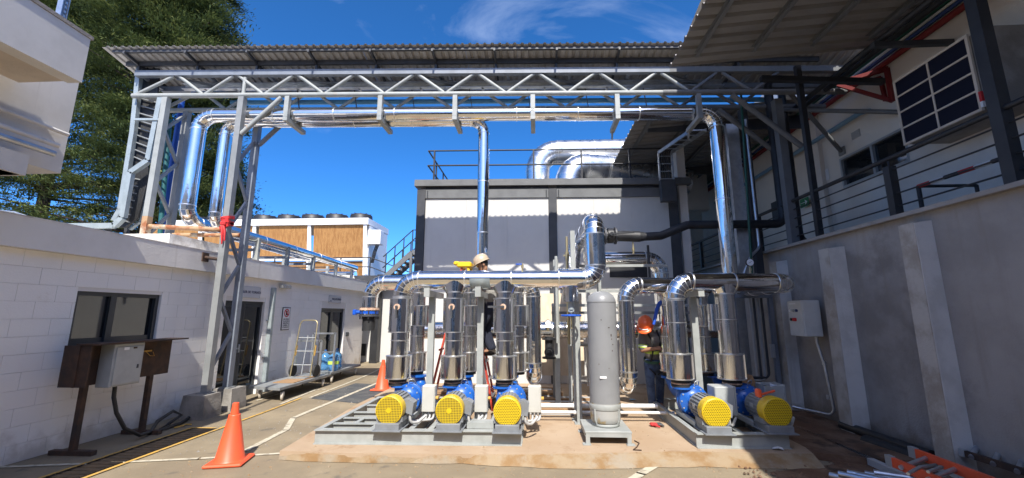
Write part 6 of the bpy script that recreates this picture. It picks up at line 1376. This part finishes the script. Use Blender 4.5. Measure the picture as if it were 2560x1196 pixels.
def face_marks(t, c, f, u, sd, s=1.0):
    pk('eye', 'ink_black', lambda q: [ellip(q, c + f * .088 * s + sd * .032 * k * s + u * .006 * s, .012 * s, .006 * s, .007 * s, u, 8) for k in (-1, 1)], t)
    pk('hair', 'hair', lambda q: (ellip(q, c - f * .018 * s + u * .022 * s, .080 * s, .088 * s, .092 * s, u)), t)
def hard_hat(t, c, f, u, sd, m, s=1.0):
    q = MB(); n = 28; vs = []; rows = [(1.0, .0), (.985, .04), (.93, .075), (.80, .108), (.58, .130), (.30, .142), (.0, .145)]
    for r_, h in rows:
        for k in range(n):
            a = 2 * math.pi * k / n; ridge = .010 * s if abs(math.sin(a)) < .18 or r_ < .35 else 0
            vs.append(c + f * (math.cos(a) * r_ * .142 * s) + sd * (math.sin(a) * r_ * .118 * s) + u * ((.045 + h) * s + ridge))
    q.add(vs, [(i * n + k, i * n + (k + 1) % n, (i + 1) * n + (k + 1) % n, (i + 1) * n + k) for i in range(len(rows) - 1) for k in range(n)], True)
    o = q.build('hard_hat', m, t)
    q = MB(); a_in, a_out = [], []
    for k in range(n):
        a = 2 * math.pi * k / n; ext = .012 + .055 * max(0, math.cos(a)) ** 1.5
        d0 = f * (math.cos(a) * .142 * s) + sd * (math.sin(a) * .118 * s); d1 = d0 + d0.normalized() * ext * s
        a_in.append(c + d0 * .99 + u * .047 * s); a_out.append(c + d1 + u * (.047 - .014 * max(0, math.cos(a))) * s)
    lo = [p - u * .006 * s for p in a_out]
    q.add(a_in + a_out + lo, [(k, (k + 1) % n, n + (k + 1) % n, n + k) for k in range(n)] + [(n + k, n + (k + 1) % n, 2 * n + (k + 1) % n, 2 * n + k) for k in range(n)], True); q.build('brim', m, o)
    return o
def boots(q, a, toe):
    a, toe = V(a), V(toe); capsule(q, a + V(0, 0, .10), .052, a + V(0, 0, .045), .050); d = (toe - a); d.z = 0; d.normalize(); capsule(q, a + V(0, 0, .042) - d * .03, .045, a + V(0, 0, .038) + d * .15, .040)

# --- worker on the step ladder, facing left and looking down
t = thing('person', 'worker in tan hard hat and grey shirt on the step ladder behind the left header', 'person', (-.92, 7.45, 1.0))
fwd = V(-1, -.12, -.45); upv = V(-.42, -.04, .92)
hc = at(1207, 662, Y=7.42)
pel = V(-.78, 7.50, 1.84); ch = V(-.86, 7.47, 2.28); nk = V(-.93, 7.45, 2.47)
kn = [V(-.99, 7.40, 1.46), V(-.90, 7.60, 1.42)]; an = [V(-.80, 7.42, 1.07), V(-.78, 7.60, 1.07)]
sh = [V(-.90, 7.28, 2.36), V(-.86, 7.66, 2.36)]; el = [V(-.98, 7.16, 2.12), V(-1.0, 7.74, 2.12)]; wr = [V(-1.16, 7.22, 2.20), V(-1.2, 7.66, 2.2)]
q = MB(); f_, u_, s_ = head(q, hc, fwd, upv, 1.02)
capsule(q, nk, .058, hc - u_ * .07 - f_ * .01, .052); ellip(q, (ch + pel) / 2, .10, .14, .30, ch - pel); ellip(q, ch, .11, .17, .14, nk - ch); ellip(q, pel, .11, .16, .12)
for i in (0, 1):
    capsule(q, sh[i], .052, el[i], .040); capsule(q, el[i], .040, wr[i], .028); capsule(q, ch, .09, sh[i], .055); hand(q, wr[i], V(-1, .1 - .2 * i, .12), V(0, .3 - .6 * i, 1), .7)
    hp = pel + V(0, -.09 + .18 * i, -.04); capsule(q, hp, .085, kn[i], .058); capsule(q, kn[i], .055, an[i], .038); capsule(q, an[i], .04, an[i] + V(-.14, 0, -.03), .032)
body = fuse(q.build('body', 'skin', t), .011, 4)
q = MB(); ellip(q, (ch + pel) / 2 + V(.01, 0, .03), .125, .165, .32, ch - pel); ellip(q, ch, .135, .195, .15, nk - ch); capsule(q, nk - V(0, 0, .04), .075, nk + V(0, 0, .0), .068)
for i in (0, 1): capsule(q, sh[i], .068, sh[i] + (el[i] - sh[i]) * .75, .062); capsule(q, ch, .11, sh[i], .07)
fuse(q.build('shirt', 'shirt_grey', t), .014, 5)
q = MB(); ellip(q, pel - V(0, 0, .02), .128, .172, .15)
for i in (0, 1):
    hp = pel + V(0, -.09 + .18 * i, -.04); capsule(q, hp, .102, kn[i], .074); capsule(q, kn[i], .074, an[i] + V(0, 0, .04), .062)
fuse(q.build('trousers', 'navy_cloth', t), .014, 4)
q = MB(); [boots(q, an[i] - V(0, 0, .09), an[i] + V(-1, 0, 0)) for i in (0, 1)]; fuse(q.build('boots', 'boot', t), .012, 3)
face_marks(t, hc, f_, u_, s_); hard_hat(t, hc, f_, u_, s_, 'helmet_tan', 1.02)
pk('chin_strap', 'strap_black', lambda q: q.tube([hc - s_ * .085 + u_ * .05, hc - s_ * .082 - u_ * .04 + f_ * .02, hc - s_ * .03 - u_ * .125 + f_ * .05], .006, n=6), t)

# --- worker between the right pipes, bowed over, holding a paper
YB = 7.45
B = lambda px, py, dy=0: at(px, py, Y=YB + dy)
t = thing('person', 'worker in orange hard hat with safety harness bending between the right pipes', 'person', B(1640, 1003))
hc = B(1614, 818, -.22); fwd = V(-.42, -.72, -.62); upv = V(-.25, -.60, .76)
pel = B(1637, 905); ch = B(1632, 850, -.08); nk = B(1626, 832, -.14)
sh = [B(1607, 842, -.12), B(1657, 838, -.05)]; el = [B(1606, 876, -.16), B(1668, 878, -.05)]; wr = [B(1638, 872, -.30), B(1655, 872, -.26)]
hp = [pel + V(-.085, 0, -.03), pel + V(.085, .03, -.03)]; kn = [B(1625, 950, -.05), B(1650, 952, .08)]; an = [V(B(1629, 990).x, YB - .02, .20), V(B(1654, 985).x, YB + .14, .20)]
q = MB(); f_, u_, s_ = head(q, hc, fwd, upv, 1.02); capsule(q, nk, .06, hc - u_ * .06, .054)
ellip(q, (ch + pel) / 2, .14, .10, .29, ch - pel); ellip(q, ch, .17, .11, .13, nk - ch); ellip(q, pel, .16, .11, .12)
for i in (0, 1):
    capsule(q, sh[i], .054, el[i], .043); capsule(q, el[i], .043, wr[i], .029); capsule(q, ch, .09, sh[i], .056)
    capsule(q, hp[i], .088, kn[i], .06); capsule(q, kn[i], .058, an[i], .04); capsule(q, an[i], .04, an[i] + V(0, -.13, -.05), .034)
hand(q, wr[0], V(.9, -.25, .1), V(0, -.2, 1), .6); hand(q, wr[1], V(-.5, -.5, .3), V(-.3, -.3, 1), .6)
body = fuse(q.build('body', 'skin', t), .011, 4)
q = MB(); ellip(q, (ch + pel) / 2 + V(0, 0, .03), .168, .125, .30, ch - pel); ellip(q, ch, .20, .135, .15, nk - ch); capsule(q, nk - V(0, 0, .05), .08, nk, .07)
for i in (0, 1): capsule(q, sh[i], .072, sh[i] + (el[i] - sh[i]) * .80, .068); capsule(q, ch, .11, sh[i], .072)
fuse(q.build('shirt', 'shirt_dark', t), .014, 5)
for i in (0, 1):
    d = (el[i] - sh[i]); a = sh[i] + d * .62; c = sh[i] + d * .84
    bd_ = pk('sleeve_band', 'hi_vis', lambda q: q.cyl(a, c, .0745, .0725, n=18), t); pk('reflective_strip', 'reflective', lambda q: q.cyl(a + (c - a) * .35, a + (c - a) * .65, .0765, .0755, n=18), bd_)
pk('chest_band', 'hi_vis', lambda q: q.lathe((ch * .55 + pel * .45), [(.172, -.025), (.174, .025)], 22, ch - pel), t)
q = MB(); ellip(q, pel - V(0, 0, .02), .172, .128, .15)
for i in (0, 1): capsule(q, hp[i], .104, kn[i], .076); capsule(q, kn[i], .076, an[i] + V(0, 0, .0), .064)
fuse(q.build('jeans', 'denim', t), .014, 4)
q = MB(); [boots(q, an[i] - V(0, 0, .095), an[i] + V(-.1 + .15 * i, -1, 0)) for i in (0, 1)]; fuse(q.build('boots', 'boot', t), .012, 3)
face_marks(t, hc, f_, u_, s_); hh = hard_hat(t, hc, f_, u_, s_, 'helmet_orange', 1.04); pk('hat_strip', 'reflective', lambda q: q.tube([hc + u_ * .06 + (f_ * math.cos(a) * .150 + s_ * math.sin(a) * .126) for a in [-.6, -.3, 0, .3, .6]], .010, n=6), hh)
cd_ = (ch - pel).normalized(); fr_ = V(0, -1, 0)
hz_ = thing('safety_harness', 'black and green safety harness worn by the orange-helmeted worker', 'harness', pel)
for sx in (-1, 1):
    pk('shoulder_strap', 'strap_black', lambda q: q.tube([pel + V(.10 * sx, -.14, .02), (pel + ch) / 2 + V(.06 * sx, -.16, 0), ch + V(.07 * sx, -.15, .02), nk + V(.09 * sx, -.07, .04), ch + V(.08 * sx, .14, .0)], .016, n=6), hz_)
    pk('leg_strap', 'strap_black', lambda q: q.tube([pel + V(.16 * sx, -.02, -.06), pel + V(.10 * sx, -.13, -.12), pel + V(.02 * sx, -.08, -.2)], .014, n=6), hz_)
pk('waist_belt', 'green_paint', lambda q: q.lathe(pel + V(0, 0, .04), [(.182, -.025), (.182, .025)], 22, cd_), hz_)
pk('lanyard', 'glove_red', lambda q: q.tube([pel + V(.02, -.19, .0), pel + V(.07, -.2, -.08), pel + V(.10, -.18, -.12)], .012, n=6), hz_)
pp = wr[0] + V(.12, -.08, .02)
one('paper_sheet', 'paper', 'folded white paper held by the orange-helmeted worker', 'paper', lambda q: q.prism([pp + V(-.02, 0, -.07), pp + V(.07, .02, -.03), pp + V(.11, .0, .09), pp + V(.03, -.03, .06)], (.003, -.006, .002)))
